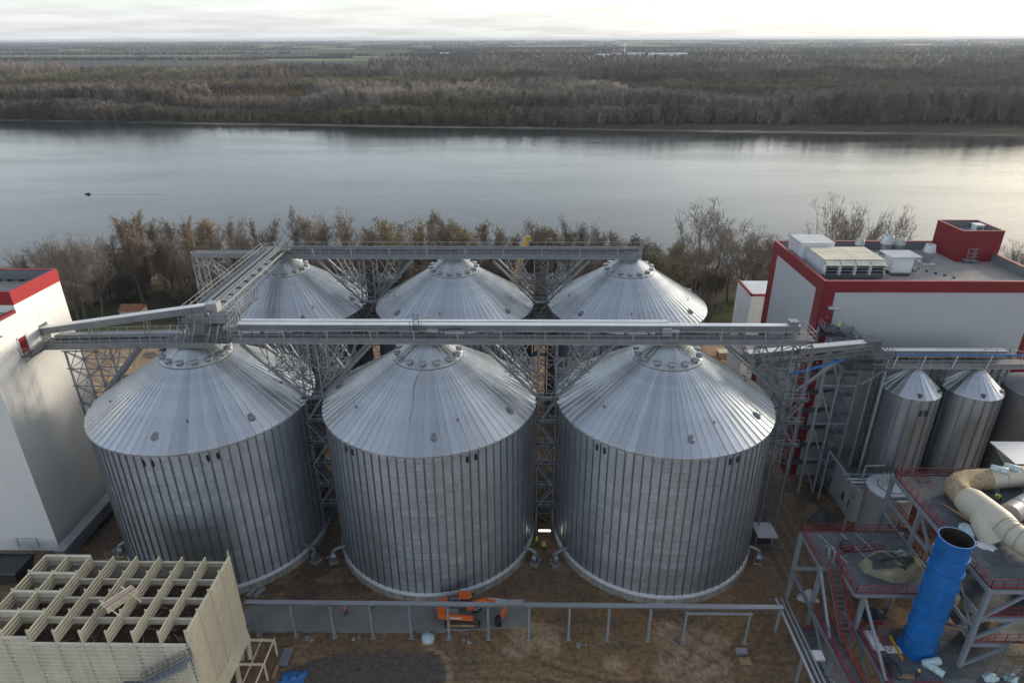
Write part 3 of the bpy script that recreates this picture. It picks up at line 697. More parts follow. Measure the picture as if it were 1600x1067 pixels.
    for s_ in (-.54, .54):
        pts = [(.17*math.cos(a), .24*math.sin(a)+(.20 if math.sin(a) > 0 else -.20)) for a in np.linspace(0, 2*PI, 15)[:-1]]
        mb.add([(x, s_+p_[0], 20.9+p_[1]) for p_ in pts]+[(x-.1, s_+p_[0]*1.15, 20.9+p_[1]*1.1) for p_ in pts], [tuple(range(14))]+[(i, (i+1) % 14, 14+(i+1) % 14, 14+i) for i in range(14)])
    D['wvent'] = mb.mesh('wall_vent', 'dark_gap')
    mb = MB(); mb.lathe([(RS+.24, 0), (RS+.24, 1.05), (RS+.0, 1.05)], 120); D['found'] = mb.mesh('foundation', 'concrete', smooth=30)
    mb = MB(); mb.lathe([(RS+.27, 1.06), (RS+.27, 1.12), (RS+.14, 1.42), (RS+.02, 1.5)], 120); D['flash'] = mb.mesh('base_flashing', 'flashing', smooth=30)
    mb = MB(); mb.box(RS+.15, RS+.34, -.20, .20, 0, .98); D['butt'] = mb.mesh('foundation_pier', 'concrete')
    mb = MB(); mb.lathe([(1.72, -.1), (1.72, .62), (1.95, .62), (1.95, .72), (0, .72)], 32, (0, 0, 30.1)); D['neck'] = mb.mesh('roof_neck', 'galv', smooth=30)
    return D
SM = silo_meshes()
SILO_LABEL = {
 (0, 0): 'left galvanized silo of the front row, beside the white tower', (1, 0): 'middle galvanized silo of the front row, behind the orange excavator',
 (2, 0): 'right galvanized silo of the front row, nearest the blue stack', (0, 1): 'left silo of the rear row, under the long roof gallery',
 (1, 1): 'middle silo of the rear row, seen over the front gallery', (2, 1): 'right silo of the rear row, beside the tall bare tree'}
HAT = {(0, 0): -92, (1, 0): -81, (2, 0): -86, (0, 1): -60, (1, 1): -37, (2, 1): -37}
WV = {(0, 0): (-94, -64), (1, 0): (-128, -63), (2, 0): (-132, -64), (0, 1): (-120,), (1, 1): (-75,), (2, 1): (-40,)}
rs_ = random.Random(2)
for j, Y in enumerate((YF, YB)):
    for i, X in enumerate(SX):
        t_ = thing('grain_silo', (X, Y, 0), SILO_LABEL[(i, j)], 'silo', 'big grain silos')
        inst('foundation', SM['found'], t_); inst('base_flashing', SM['flash'], t_)
        for k in range(36): inst('foundation_pier', SM['butt'], t_, rz=2*PI*k/36)
        for k in range(SM['nr']): inst('wall_ring', SM['ring'], t_, (0, 0, ZB+k*SM['hr']), rz=2*PI*rs_.randrange(80)/80)
        off = rs_.uniform(0, 2*PI/NP)
        for k in range(NP): inst('stiffener', SM['stiff'], t_, rz=off+2*PI*k/NP)
        for k in range(NP): inst('roof_panel', SM['panel'], t_, rz=off+2*PI*(k+.5)/NP)
        for k in range(28): inst('cap_panel', SM['cap'], t_, rz=off+2*PI*k/28)
        inst('cap_ring', SM['capring'], t_); inst('roof_neck', SM['neck'], t_)
        for k in range(14):
            v_ = inst('roof_vent', SM['vent'], t_, rz=off+2*PI*k/14+.11); inst('lid', SM['lid'], v_)
        for k in range(6): inst('roof_hatch', SM['hatch'], t_, rz=rad(HAT[(i, j)]+52*k))
        for k in range(5): inst('sensor_stub', SM['sensor'], t_, rz=rad(HAT[(i, j)]+14+72*k+rs_.uniform(-4, 4)))
        for a in WV[(i, j)]: inst('wall_vent', SM['wvent'], t_, rz=rad(a))
mb = MB()      # thin cable lying down the roof seams of the middle front silo
pts = [(-12.4, YF-4.6), (-13.0, YF-6.2), (-12.9, YF-8.6), (-13.1, YF-10.2)]
for a_, b_ in zip(pts, pts[1:]):
    A = Vector((a_[0], a_[1], roof_z(math.hypot(a_[0]+12, a_[1]-YF))+.12)); B = Vector((b_[0], b_[1], roof_z(math.hypot(b_[0]+12, b_[1]-YF))+.12)); mb.bar(A, B, .05)
one(mb, 'roof_cable', 'wood', 'brown cable trailing down the roof of the middle front silo', 'cable')

# ------------------------------------------------------------------ aeration fans at the silo feet
def fan_mesh():
    D = {}
    mb = MB(); mb.box(-.75, .75, -.6, .6, 0, .28); D['plinth'] = mb.mesh('plinth', 'concrete')
    mb = MB()
    mb.lathe([(0, -.28), (.62, -.28), (.62, .28), (0, .28)], 18); v = np.array(mb.v); mb.v = [(a[0], a[2], a[1]+.92) for a in v.tolist()]; D['scroll'] = mb.mesh('fan_scroll', 'galv', smooth=35)
    mb = MB(); mb.tube([(.1, 0, 1.3), (.1, .1, 1.75), (.1, .7, 2.05), (.1, 2.2, 2.05)], [.24, .24, .25, .25], 12); D['duct'] = mb.mesh('outlet_duct', 'galv', smooth=40)
    mb = MB(); mb.tube([(.0, -.32, .92), (.0, -.95, .92)], .24, 12); D['motor'] = mb.mesh('motor', 'galv_dark', smooth=40)
    return D
FM = fan_mesh()
for (x, y, aim, lab) in [(-55.6, 69.3, (-41.9, YF), 'aeration fan at the left silo foot near the white tower'), (-28.2, 68.5, (-41.9, YF), 'left aeration fan in the gap between left and middle silos'),
      (-25.8, 68.5, (-12, YF), 'right aeration fan in the gap between left and middle silos'), (1.9, 68.4, (-12, YF), 'left aeration fan in the gap between middle and right silos'),
      (4.5, 68.4, (18.4, YF), 'right aeration fan in the gap between middle and right silos'), (32.3, 69.0, (18.4, YF), 'aeration fan at the right side of the right front silo')]:
    d = Vector((aim[0]-x, aim[1]-y)); t_ = thing('aeration_fan', (x, y, .02), lab, 'fan', 'aeration fans at the silo feet')
    t_.rotation_euler[2] = math.atan2(d.y, d.x)-PI/2
    for k_, nm in (('plinth', 'plinth'), ('scroll', 'fan_scroll'), ('duct', 'outlet_duct'), ('motor', 'motor')): inst(nm, FM[k_], t_)

# ------------------------------------------------------------------ front gallery over the silo tops
def gallery(name, label, x0, x1, y, zf, houses, side=1, posts=1.5, brk=5.4, fascia=.62, covm='cover_skylit', hh=1.2, hm='galv'):
    """walkway with fascia girders and rails, conveyor housings behind; houses: (y0, y1, xa, xb)"""
    t_ = thing(name, (x0, y, zf), label, 'conveyor gallery')
    yw0, yw1 = y-1.65, y-.05
    n = max(1, round((x1-x0)/2.9))
    for k in range(n):
        a = x0+(x1-x0)*k/n; b_ = x0+(x1-x0)*(k+1)/n
        MB().box(a+.015, b_-.015, yw0+.06, yw1+.1, zf-.05, zf).build('walkway_panel', 'galv_dark', t_)
    MB().box(x0, x1, yw0-.05, yw0+.03, zf-fascia, zf+.10).build('girder', 'galv', t_)
    MB().box(x0, x1, yw0-.12, yw0-.052, zf-fascia-.02, zf-fascia+.08).build('girder_flange', 'galv_light', t_)
    ymax = max(h[1] for h in houses)
    MB().box(x0, x1, ymax+.1, ymax+.18, zf-fascia, zf+.10).build('girder', 'galv', t_)
    mb = MB()
    for k in range(int((x1-x0)/2.9)+1): mb.box(x0+2.9*k-.06, x0+2.9*k+.06, yw0+.05, ymax+.08, zf-.42, zf-.08)
    mb.build('cross_beams', 'galv_dark', t_, kind='stuff')
    MB().rail([(x0, yw0, zf), (x1, yw0, zf)], 1.1, posts, .045, (.5,), toe=False).build('railing', 'galv_light', t_)
    mb = MB(); k = x0+1.2
    while k < x1: mb.bar((k, yw0-.05, zf-.1), (k-.12, yw0-.05, zf+1.15), .08); mb.bar((k+.12, yw0-.05, zf-.1), (k, yw0-.05, zf+1.15), .06); k += brk
    mb.build('rail_brackets', 'galv_light', t_, kind='stuff')
    for (ya, yb, xa, xb) in houses:
        m_ = max(1, round((xb-xa)/2.9))
        for k in range(m_):
            a = xa+(xb-xa)*k/m_; b_ = xa+(xb-xa)*(k+1)/m_
            h = MB().box(a+.012, b_-.012, ya, yb, zf+.30, zf+hh).build('conveyor_housing', hm, t_)
            c_ = MB(); ym = (ya+yb)/2; c_.add([(a, ya-.04, zf+hh), (a, ym, zf+hh+.1), (a, yb+.04, zf+hh), (b_, ya-.04, zf+hh), (b_, ym, zf+hh+.1), (b_, yb+.04, zf+hh)], [(0, 3, 4, 1), (1, 4, 5, 2)]); c_.build('cover', covm, h)
        mb = MB()
        for k in range(int((xb-xa)/2.9)+1): mb.box(xa+2.9*k-.05, xa+2.9*k+.05, ya+.1, yb-.1, zf, zf+.3)
        mb.build('housing_feet', 'galv_dark', t_, kind='stuff')
    return t_
gal = gallery('roof_gallery', 'long galvanized conveyor gallery over the front silos', -36.2, 34.9, 75.1, 31.2, [(75.1, 75.95, -36.0, 34.6), (76.25, 76.95, -36.0, 18.4)])
for X in SX[1:]:       # discharge and drive units over the necks
    MB().box(X-.9, X+.9, 74.2, 75.6, 30.7, 31.15).build('spout', 'galv', gal)
MB().box(17.4, 18.6, 74.5, 75.0, 31.3, 32.2).tube([(18.6, 74.75, 31.8), (19.5, 74.75, 31.8)], .28, 10).build('drive_motor', 'galv_light', gal)
MB().box(-11.9, -10.5, 74.45, 75.0, 31.6, 32.0).build('drive_motor', 'galv_light', gal)
mb = MB(); mb.tube([(-10.5, 74.6, 31.85), (-9.2, 74.7, 32.0), (-8, 74.75, 32.05), (-7.6, 75, 32.0)], .05, 6); mb.build('cable', 'rubber', gal)
# caged ladder and platform above the middle silo
mb = MB()
for s_ in (-.3, .3): mb.bar((-13.3+s_, 75.0, 31.2), (-13.3+s_, 75.0, 34.0), .07)
for k in range(9): mb.bar((-13.6, 75.0, 31.4+.3*k), (-13.0, 75.0, 31.4+.3*k), .05)
for k in range(4):
    zz = 32.2+.6*k
    pts = [(-13.3+.42*math.cos(a), 74.95-.55*abs(math.sin(a)), zz) for a in np.linspace(0, PI, 7)]
    for p_, q_ in zip(pts, pts[1:]): mb.bar(p_, q_, .05)
for s_ in (-.7, .75): mb.bar((-13.3+s_, 74.3, 31.2), (-13.3+s_, 74.3, 33.2), .06)
mb.bar((-14, 74.3, 33.2), (-12.5, 74.3, 33.2), .06); mb.bar((-13.3, 75.0, 33.2), (-11.6, 75.6, 33.2), .06)
mb.build('caged_ladder', 'galv_dark', gal)
MB().rail([(34.9, 73.45, 31.2), (35.9, 73.45, 31.2), (35.9, 77.2, 31.2)], 1.1, 1.0, .05).build('railing', 'galv_light', gal)
MB().box(34.9, 36.0, 73.4, 77.2, 30.9, 31.15).build('end_platform', 'galv_dark', gal)
MB().box(33.2, 34.3, 75.0, 76.1, 32.5, 33.0).build('drive_head', 'galv', gal)
mb = MB(); k = 20.0
while k < 34: mb.box(k, k+.5, 76.3, 76.8, 31.3, 31.6); k += .85
mb.build('cable_tray_boxes', 'galv_dark', gal, kind='stuff')

# ------------------------------------------------------------------ gallery from the white tower to the left silo, with inclined conveyor
lg = thing('tower_gallery', (-60, 78, 28), 'grey walkway bridge from the white tower to the left silo', 'conveyor gallery')
G0, G1 = Vector((-63.2, 79.0, 28.3)), Vector((-43.6, 75.2, 30.45)); gd = (G1-G0).normalized(); gs = Vector((-gd.y, gd.x, 0)).normalized()
n = 7
for k in range(n): MB().bar(G0.lerp(G1, k/n+.001), G0.lerp(G1, (k+1)/n-.001), 3.0, .07).build('walkway_panel', 'galv_dark', lg)
for s_ in (-1.56, 1.56):
    MB().bar(G0+gs*s_+Vector((0, 0, -.28)), G1+gs*s_+Vector((0, 0, -.28)), .10, .80).build('girder', 'galv', lg)
    MB().rail([G0+gs*s_, G1+gs*s_], 1.1, 1.5, .045).build('railing', 'galv_light', lg)
MB().bar(G0+gs*.9+Vector((0, 0, .3)), G1+gs*.9+Vector((0, 0, .3)), 1.0, .45).build('cable_channel', 'galv', lg)
ic = thing('inclined_conveyor', (-62, 79, 29), 'pale inclined conveyor rising from the white tower to the left silo head', 'conveyor')
A, B = Vector((-64.7, 79.8, 29.45)), Vector((-38.4, 75.4, 34.7)); n = 9; cs = Vector((-(B-A).y, (B-A).x, 0)).normalized()
for k in range(n):
    p_, q_ = A.lerp(B, k/n+.001), A.lerp(B, (k+1)/n-.001)
    h = MB().bar(p_, q_, 1.15, .85).build('conveyor_housing', 'galv', ic)
    MB().bar(p_-cs*.33+Vector((0, 0, .47)), q_-cs*.33+Vector((0, 0, .47)), .52, .07).bar(p_+cs*.33+Vector((0, 0, .47)), q_+cs*.33+Vector((0, 0, .47)), .52, .07).build('cover', 'cover_skylit', h)
MB().bar(B+Vector((-.9, 0, 0)), B+Vector((.5, 0, .05)), 1.3, 1.15).build('drive_head', 'galv_light', ic)
MB().tube([B+Vector((-.6, -.7, -.5)), B+Vector((-.6, -1.5, -.5))], .3, 12).build('drive_motor', 'galv_dark', ic, smooth=40)
for f in (.30, .62, .86):
    q_ = A.lerp(B, f); fz = 28.4+f*2.2
    MB().bar(q_-cs*.5+Vector((-.15, 0, -.4)), Vector((q_.x-.4, q_.y, fz))-cs*.6, .09).bar(q_+cs*.5+Vector((-.15, 0, -.4)), Vector((q_.x-.4, q_.y, fz))+cs*.6, .09).bar(q_-cs*.5+Vector((.15, 0, -.4)), Vector((q_.x+.4, q_.y, fz))-cs*.6, .09).build('trestle', 'galv', ic)

# transfer platform on the left front silo
tp = thing('transfer_platform', (-40, 75, 30.7), 'railed transfer platform with chutes on top of the left front silo', 'platform')
MB().box(-44.2, -36.3, 72.9, 77.6, 30.75, 30.85).build('deck', 'galv_dark', tp)
MB().rail([(-44.2, 72.9, 30.85), (-36.3, 72.9, 30.85)], 1.1, 1.0, .05, (.33, .66)).build('railing', 'galv', tp)
MB().box(-44.3, -38.2, 72.75, 72.85, 30.2, 30.95).build('girder', 'galv', tp)
MB().box(-42.6, -36.6, 73.9, 77.4, 33.0, 33.1).build('deck', 'galv_dark', tp, label='upper deck of the transfer platform')
MB().rail([(-42.6, 73.9, 33.1), (-36.6, 73.9, 33.1), (-36.6, 77.4, 33.1)], 1.1, 1.0, .05).build('railing', 'galv', tp)
for x, y in ((-42.4, 74.0), (-36.8, 74.0), (-42.4, 77.2), (-36.8, 77.2), (-39.6, 74.0)): MB().bar((x, y, 30.85), (x, y, 33.0), .16).build('post', 'galv', tp)
MB().box(-40.9, -39.3, 74.4, 76.2, 31.4, 32.9).build('chute', 'galv', tp)
MB().bar((-40.1, 75.3, 31.4), (-41.5, 75.2, 30.6), .9).build('chute', 'galv_dark', tp)
MB().box(-39.1, -37.2, 73.95, 75.1, 31.3, 32.6).build('switch_box', 'galv_dark', tp)
mb = MB()
for x in (-44.0, -43.0, -42.0, -41.0, -39, -38): mb.bar((x, 72.9, 30.9), (x+.5, 73.6, 33.0), .06)
mb.build('bracing', 'galv_light', tp, kind='stuff')
MB().rail([(-36.4, 76.5, 33.1), (-36.4, 79.5, 33.1)], 1.6, .8, .05, (.3, .6)).build('railing', 'galv_light', tp)

# ------------------------------------------------------------------ long gallery from front row to rear row
cg = thing('cross_gallery', (-43, 92, 31), 'railed gallery running back from the left front silo to the left rear silo', 'conveyor gallery')
z0 = 32.4
for k in range(11):
    a = 78.0+2.75*k
    MB().box(-44.3, -43.55, a+.015, a+2.73, z0-.05, z0).build('walkway_panel', 'galv_dark', cg)
    MB().box(-44.4, -40.9, a, a+.12, z0-.35, z0-.08).build('cross_beam', 'galv_dark', cg)
for xx in (-44.4, -40.9): MB().box(xx-.05, xx+.05, 78, 108.2, z0-.65, z0-.33).build('girder', 'galv', cg)
for xx in (-44.4, -43.5, -40.9): MB().rail([(xx, 78, z0), (xx, 107, z0)], 1.15, 1.5, .055).build('railing', 'galv', cg)
for k in range(10):
    a = 78.2+2.9*k
    for xa in (-42.6, -41.6):
        h = MB().box(xa-.24, xa+.24, a+.01, a+2.88, z0+.0, z0+.46).build('conveyor_housing', 'galv_dark', cg); MB().box(xa-.27, xa+.27, a, a+2.885, z0+.463, z0+.50).build('cover', 'galv', h)
mb = MB()
for k in range(13): a = 78+2.3*k; mb.bar((-44.4, a, z0-.4), (-44.4, a+1.15, z0-1.5), .08); mb.bar((-44.4, a+1.15, z0-1.5), (-44.4, a+2.3, z0-.4), .08); mb.bar((-40.9, a, z0-.4), (-40.9, a+1.15, z0-1.5), .08); mb.bar((-40.9, a+1.15, z0-1.5), (-40.9, a+2.3, z0-.4), .08)
for xx in (-44.4, -40.9): mb.bar((xx, 78, z0-1.5), (xx, 107, z0-1.5), .11)
mb.build('truss_web', 'galv', cg, kind='stuff')
mb = MB().lattice((-40.2, 79, z0-1.9), (-40.2, 92, z0-1.9), .5, 2.2, 2.2, .12, .08, side=(1, 0, 0)); mb.build('side_truss', 'galv', cg, kind='stuff')
mb = MB().lattice((-39.6, 80.5, 24.9), (-39.6, 80.5, z0-.8), 2.6, 1.6, 1.8, .14, .08); mb.build('support_lattice', 'galv', cg, kind='stuff')

# ------------------------------------------------------------------ rear gallery
bgal = gallery('rear_gallery', 'galvanized conveyor gallery over the rear silos with light railing', -43.5, 20.3, 109.0, 31.4, [(109.05, 109.9, -43.2, 20.0)], brk=6.5, covm='galv_dark', hh=.75, hm='galv_dark')
MB().rail([(-43.5, 110.1, 31.4), (20.3, 110.1, 31.4)], 1.5, 1.5, .05).build('railing', 'galv_light', bgal)
for X in SX: MB().box(X-.9, X+.9, 107.9, 109.6, 30.7, 31.2).build('spout', 'galv', bgal)
MB().rail([(-44.5, 107.5, 32.2), (-40, 107.5, 32.2)], 1.3, 1.1, .06).build('railing', 'galv_light', bgal); MB().box(-44.6, -40, 107.4, 110.2, 32.05, 32.15).build('deck', 'galv_dark', bgal)
mb = MB(); mb.rail([(17.0, 107.4, 31.4), (20.4, 107.4, 31.4), (20.4, 110.1, 31.4)], 1.3, .9, .06); mb.build('railing', 'galv', bgal)
cl = thing('end_outrigger', (-57, 108.7, 0), 'lattice outrigger frame at the left end of the rear gallery', 'steel frame')
MB().box(-57.2, -43.6, 107.9, 108.1, 30.7, 31.5).build('beam', 'galv', cl); MB().box(-57.2, -43.6, 109.5, 109.7, 30.7, 31.5).build('beam', 'galv', cl)
MB().rail([(-57.2, 107.9, 31.5), (-44, 107.9, 31.5)], .35, 3, .08).build('kerb_rail', 'galv_light', cl)
mb = MB().lattice((-56.4, 108.7, 0), (-56.4, 108.7, 30.7), 1.7, 1.6, 1.7, .16, .09); mb.build('lattice_leg', 'galv', cl, kind='stuff')
mb = MB().lattice((-56.0, 108.7, 30.4), (-50.2, 108.7, 25.8), 1.0, 1.5, 1.5, .14, .08, side=(.6, 0, .8)); mb.build('lattice_strut', 'galv', cl, kind='stuff')
MB().bar((-46.4, 108.0, 30.7), (-54.6, 108.0, 21.5), .45).build('diagonal_strut', 'galv', cl)

# ------------------------------------------------------------------ support towers between the silos
def support(x, y, label, name='support_tower', zt=23.6, arm=8.2, half=1.15, ztop=30.5, arms=(-1, 1), plat=6):
    t_ = thing(name, (x, y, 0), label, 'lattice tower', 'lattice towers under the galleries')
    for sx in (-1, 1):
        for sy in (-1, 1): MB().bar((x+sx*half, y+sy*1.6, 0), (x+sx*half, y+sy*1.6, ztop), .20).build('leg', 'galv', t_)
    mb = MB(); n = 14
    for k in range(n):
        z0_, z1_ = ztop*k/n, ztop*(k+1)/n
        for sy in (-1.6, 1.6):
            a_, b_ = (half, -half) if k % 2 else (-half, half)
            mb.bar((x+a_, y+sy, z0_), (x+b_, y+sy, z1_), .09); mb.bar((x-half, y+sy, z1_), (x+half, y+sy, z1_), .10)
        for sx in (-half, half):
            a_, b_ = (1.6, -1.6) if k % 2 else (-1.6, 1.6)
            mb.bar((x+sx, y+a_, z0_), (x+sx, y+b_, z1_), .09); mb.bar((x+sx, y-1.6, z1_), (x+sx, y+1.6, z1_), .10)
    mb.build('bracing', 'galv_dark', t_, kind='stuff')
    for s_ in arms:
        for yy in (y-1.65, y+1.65):
            MB().bar((x+s_*arm, yy, ztop), (x+s_*1.3, yy, zt-.4), .40, .32).build('raking_arm', 'galv', t_)
        mb = MB().lattice((x+s_*(arm*.52), y, ztop-.2), (x+s_*(arm*.18), y, zt+.6), 2.6, .9, 1.3, .11, .07, side=(0, 1, 0))
        mb.lattice((x+s_*arm*.66, y, zt+3.3), (x+s_*1.0, y, zt+3.3), 3.0, .5, 1.2, .11, .08, side=(0, 1, 0))
        for yy in (y-1.65, y+1.65):
            mb.bar((x+s_*arm*.55, yy, zt+3.4), (x+s_*arm*.75, yy, ztop), .13); mb.bar((x+s_*arm*.55, yy, zt+3.4), (x+s_*arm*.30, yy, ztop), .13); mb.bar((x+s_*half, yy, zt+.5), (x+s_*arm*.5, yy, zt+3.2), .13)
            mb.bar((x+s_*arm*.62, yy, zt+3.4), (x+s_*arm*.62, yy, ztop), .11)
        mb.build('arm_bracing', 'galv', t_, kind='stuff')
    for k in range(plat):
        zz = zt-3.4*k-.5
        d_ = MB().box(x-half-.35, x+half+.35, y-2.6, y-1.5, zz, zz+.06).build('landing', 'galv_dark', t_)
        MB().rail([(x-half-.35, y-2.6, zz), (x+half+.35, y-2.6, zz)], 1.1, .9, .05).build('railing', 'galv_light', d_)
        if k < plat-1:
            mb = MB(); sgn = 1 if k % 2 else -1
            for st in range(9): mb.box(x+sgn*(-1+st*.25)-.14, x+sgn*(-1+st*.25)+.14, y-2.5, y-1.75, zz-.38*(st+1), zz-.38*(st+1)+.05)
            for yy in (y-2.5, y-1.75): mb.bar((x-sgn*1.2, yy, zz), (x+sgn*1.1, yy, zz-3.4), .06, .2)
            mb.build('stair_flight', 'galv', t_)
    return t_
support(-26.95, YF, 'lattice support tower in the gap between the left and middle front silos')
support(3.2, YF, 'lattice stair tower in the gap between the middle and right front silos')
support(-26.95, YB, 'lattice support tower between the left and middle rear silos', plat=2)
support(3.2, YB, 'lattice support tower between the middle and right rear silos', plat=4)
support(34.6, YF, 'lattice tower right of the right front silo, under the gallery end', arms=(-1,), arm=9.6, plat=3)
# left lattice tower under the tower gallery
lt = thing('support_tower', (-57, 77.2, 0), 'lattice tower behind the left silo, next to the white tower wall', 'lattice tower', 'lattice towers under the galleries')
LX, LY = (-59.6, -55.6), (75.9, 78.9)
for sx in LX:
    for sy in LY: MB().bar((sx, sy, 0), (sx, sy, 28.2), .22).build('leg', 'galv', lt)
mb = MB(); n = 11
for k in range(n):
    z0_, z1_ = 28.2*k/n, 28.2*(k+1)/n
    for sy in LY:
        mb.bar((LX[0], sy, z0_), (LX[1], sy, z1_), .10); mb.bar((LX[1], sy, z0_), (LX[0], sy, z1_), .10); mb.bar((LX[0]-.4, sy, z1_), (LX[1]+.4, sy, z1_), .14)
    for sx in LX: mb.bar((sx, LY[0], z0_), (sx, LY[1], z1_), .09); mb.bar((sx, LY[1], z0_), (sx, LY[0], z1_), .09)
mb.build('bracing', 'galv', lt, kind='stuff')
for yy in (74.4, 77.3): MB().bar((-49.0, yy, 29.4), (-56.6, yy+1.2, 21.4), .42, .34).build('raking_arm', 'galv', lt)
mb = MB()
for yy in (75.4, 78.2):
    for a_, b_ in (((-51.9, 28.7), (-53.6, 24.5)), ((-53, 28.6), (-55.6, 25.8)), ((-55.4, 28.6), (-52.3, 24.8)), ((-55.6, 26.2), (-52.2, 26.2))): mb.bar((a_[0], yy, a_[1]), (b_[0], yy, b_[1]), .11)
mb.build('arm_bracing', 'galv', lt, kind='stuff')

# ------------------------------------------------------------------ white tower (left)
wt = thing('white_tower', (-75, 78, 0), 'tall white clad tower with red parapet at the left edge', 'building')
TX, T0, T1, T2 = -64.75, 70.0, 76.5, 85.6
MB().box(-92, TX, T1, T2, 0, 34.4).build('wall', 'white_clad', wt)
MB().box(-92, TX, T0, T1-.003, 0, 33.35).build('wall', 'white_clad', wt, label='lower front block of the white tower')
rp = MB()
rp.box(-92, TX+.05, T1-.05, T1+.30, 34.4, 36.2); rp.box(-92, TX+.05, T2-.30, T2+.05, 34.4, 36.2); rp.box(TX-.30, TX+.05, T1+.301, T2-.301, 34.4, 36.2)
rp.build('parapet', 'red_bright', wt)
MB().box(-92, TX-.32, T1+.31, T1+.36, 34.45, 36.1).box(-92, TX-.37, T2-.37, T2-.31, 34.45, 36.1).box(TX-.37, TX-.31, T1+.37, T2-.38, 34.45, 36.1).build('parapet_lining', 'parapet_grey', wt)
MB().box(-92, TX-.40, T1+.4, T2-.4, 34.4, 34.55).build('roof', 'roof_grey', wt)
MB().box(TX-.5, TX+.06, T0-.04, T1-.06, 33.36, 33.75).build('parapet', 'red_clad', wt); MB().box(-92, TX-.51, T0-.04, T0+.35, 33.36, 33.75).build('parapet', 'red_clad', wt)
MB().box(-92, TX-.5, T0+.35, T1-.06, 33.36, 33.42).build('roof', 'roof_grey', wt)
for k in range(5): MB().box(-70-1.6*k, -69.4-1.6*k, 84.9, 85.15, 34.56, 34.8).build('scupper', 'dark_gap', wt)
d_ = MB().box(TX-.1, TX+.02, 75.2, 76.6, 28.0, 30.2).build('door', 'red_clad', wt)
MB().box(TX, TX+.10, 75.05, 75.2, 28.0, 30.35).box(TX, TX+.10, 76.6, 76.75, 28.0, 30.35).box(TX, TX+.10, 75.05, 76.75, 30.2, 30.36).build('frame', 'white_plain', d_)
MB().box(TX-.1, TX+.03, 79.2, 80.9, 28.0, 30.3).build('conveyor_opening', 'galv_dark', wt)
MB().box(TX, TX+.06, 79.9, 81.9, 30.9, 32.1).build('blank_panel', 'white_plain', wt)
MB().box(TX, TX+.3, 72.6, 72.9, 31.6, 31.75).build('wall_lamp', 'galv_dark', wt)
pl = MB().box(TX+.02, -63.2, 74.8, 80.8, 27.82, 27.95).build('balcony', 'galv_dark', wt)
MB().rail([(TX+.1, 74.8, 27.95), (-63.2, 74.8, 27.95), (-63.2, 78.2, 27.95)], 1.1, 1.0, .055, (.33, .66)).build('railing', 'galv', pl)
MB().bar((TX, 75.2, 26.9), (-63.3, 75.2, 27.8), .1).bar((TX, 78, 26.9), (-63.3, 78, 27.8), .1).build('bracket', 'galv_dark', pl)
w_ = MB().box(-70.2, -67.6, T0-.03, T0+.05, .9, 2.2).build('window', 'white_plain', wt); MB().box(-70.4, -70.2, T0-.08, T0, .8, 2.3).box(-70.2, -67.6, T0-.08, T0, 2.2, 2.3).box(-67.6, -67.4, T0-.08, T0, .8, 2.3).build('frame', 'white_clad_x', w_)
# ground conveyor along the tower foot
fc = thing('foot_conveyor', (-62.6, 76, 0), 'grey covered conveyor along the foot of the white tower', 'conveyor')
for k in range(6):
    a = 67.5+2.9*k; h = MB().box(-63.3, -62.0, a+.01, a+2.88, 1.3, 2.2).build('conveyor_housing', 'galv', fc); MB().box(-63.4, -61.9, a, a+2.885, 2.203, 2.28).build('cover', 'galv_light', h)
    MB().box(-63.2, -63.0, a+1.3, a+1.5, 0, 1.3).box(-62.3, -62.1, a+1.3, a+1.5, 0, 1.3).build('trestle', 'galv_dark', fc)
MB().rail([(-61.6, 67.5, 1.2), (-61.6, 84.5, 1.2)], 1.1, 1.4, .05).build('railing', 'galv', fc); MB().box(-61.95, -61.3, 67.5, 84.5, 1.12, 1.2).build('walkway_panel', 'galv_dark', fc)
sk = thing('dark_skip', (-68.6, 65.2, 0), 'black open skip by the front wall of the white tower', 'skip')
mb = MB(); mb.add([(-71.3, 63.6, .2), (-66.2, 63.6, .2), (-66.2, 66.6, .2), (-71.3, 66.6, .2), (-72, 63.2, 2.3), (-65.6, 63.2, 2.3), (-65.6, 67, 2.3), (-72, 67, 2.3)], [(0, 1, 5, 4), (1, 2, 6, 5), (2, 3, 7, 6), (3, 0, 4, 7), (3, 2, 1, 0)]); mb.build('body', 'rubber', sk)
MB().add([(-71.9, 63.3, 1.7), (-65.7, 63.3, 1.9), (-65.7, 66.9, 2.1), (-71.9, 66.9, 1.8)], [(0, 1, 2, 3)]).build('load', 'tarp_dark', sk); MB().box(-72.05, -65.55, 63.1, 63.22, 2.2, 2.36).box(-72.05, -65.55, 66.98, 67.1, 2.2, 2.36).build('rim', 'galv_dark', sk)
MB().box(-70.0, -69.2, 63.2, 63.3, 1.2, 1.6).build('number_plate', 'white_plain', sk)

# ------------------------------------------------------------------ red and white process building (right)
rb = thing('process_building', (59, 98, 0), 'large white building framed in dark red with equipment on its flat roof', 'building')
BX0, BX1, BY0, BY1, ZT, ZR = 43.1, 75.8, 88.85, 109.4, 33.4, 32.0
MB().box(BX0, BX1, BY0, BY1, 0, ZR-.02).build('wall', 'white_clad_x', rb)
def redbox(*a): MB().box(*a).build('red_band', 'red_clad', rb)
redbox(BX0-.05, BX1+.05, BY0-.05, BY0+.30, 31.75, ZT); redbox(BX0-.05, BX1+.05, BY1-.30, BY1+.05, 31.75, ZT)
redbox(BX0-.05, BX0+.30, BY0+.302, BY1-.302, 31.6, ZT); redbox(BX1-.30, BX1+.05, BY0+.302, BY1-.302, 31.6, ZT)
redbox(BX0-.05, 44.85, BY0-.05, BY0-.003, 0, 31.748); redbox(73.6, BX1+.05, BY0-.05, BY0-.003, 0, 31.748)
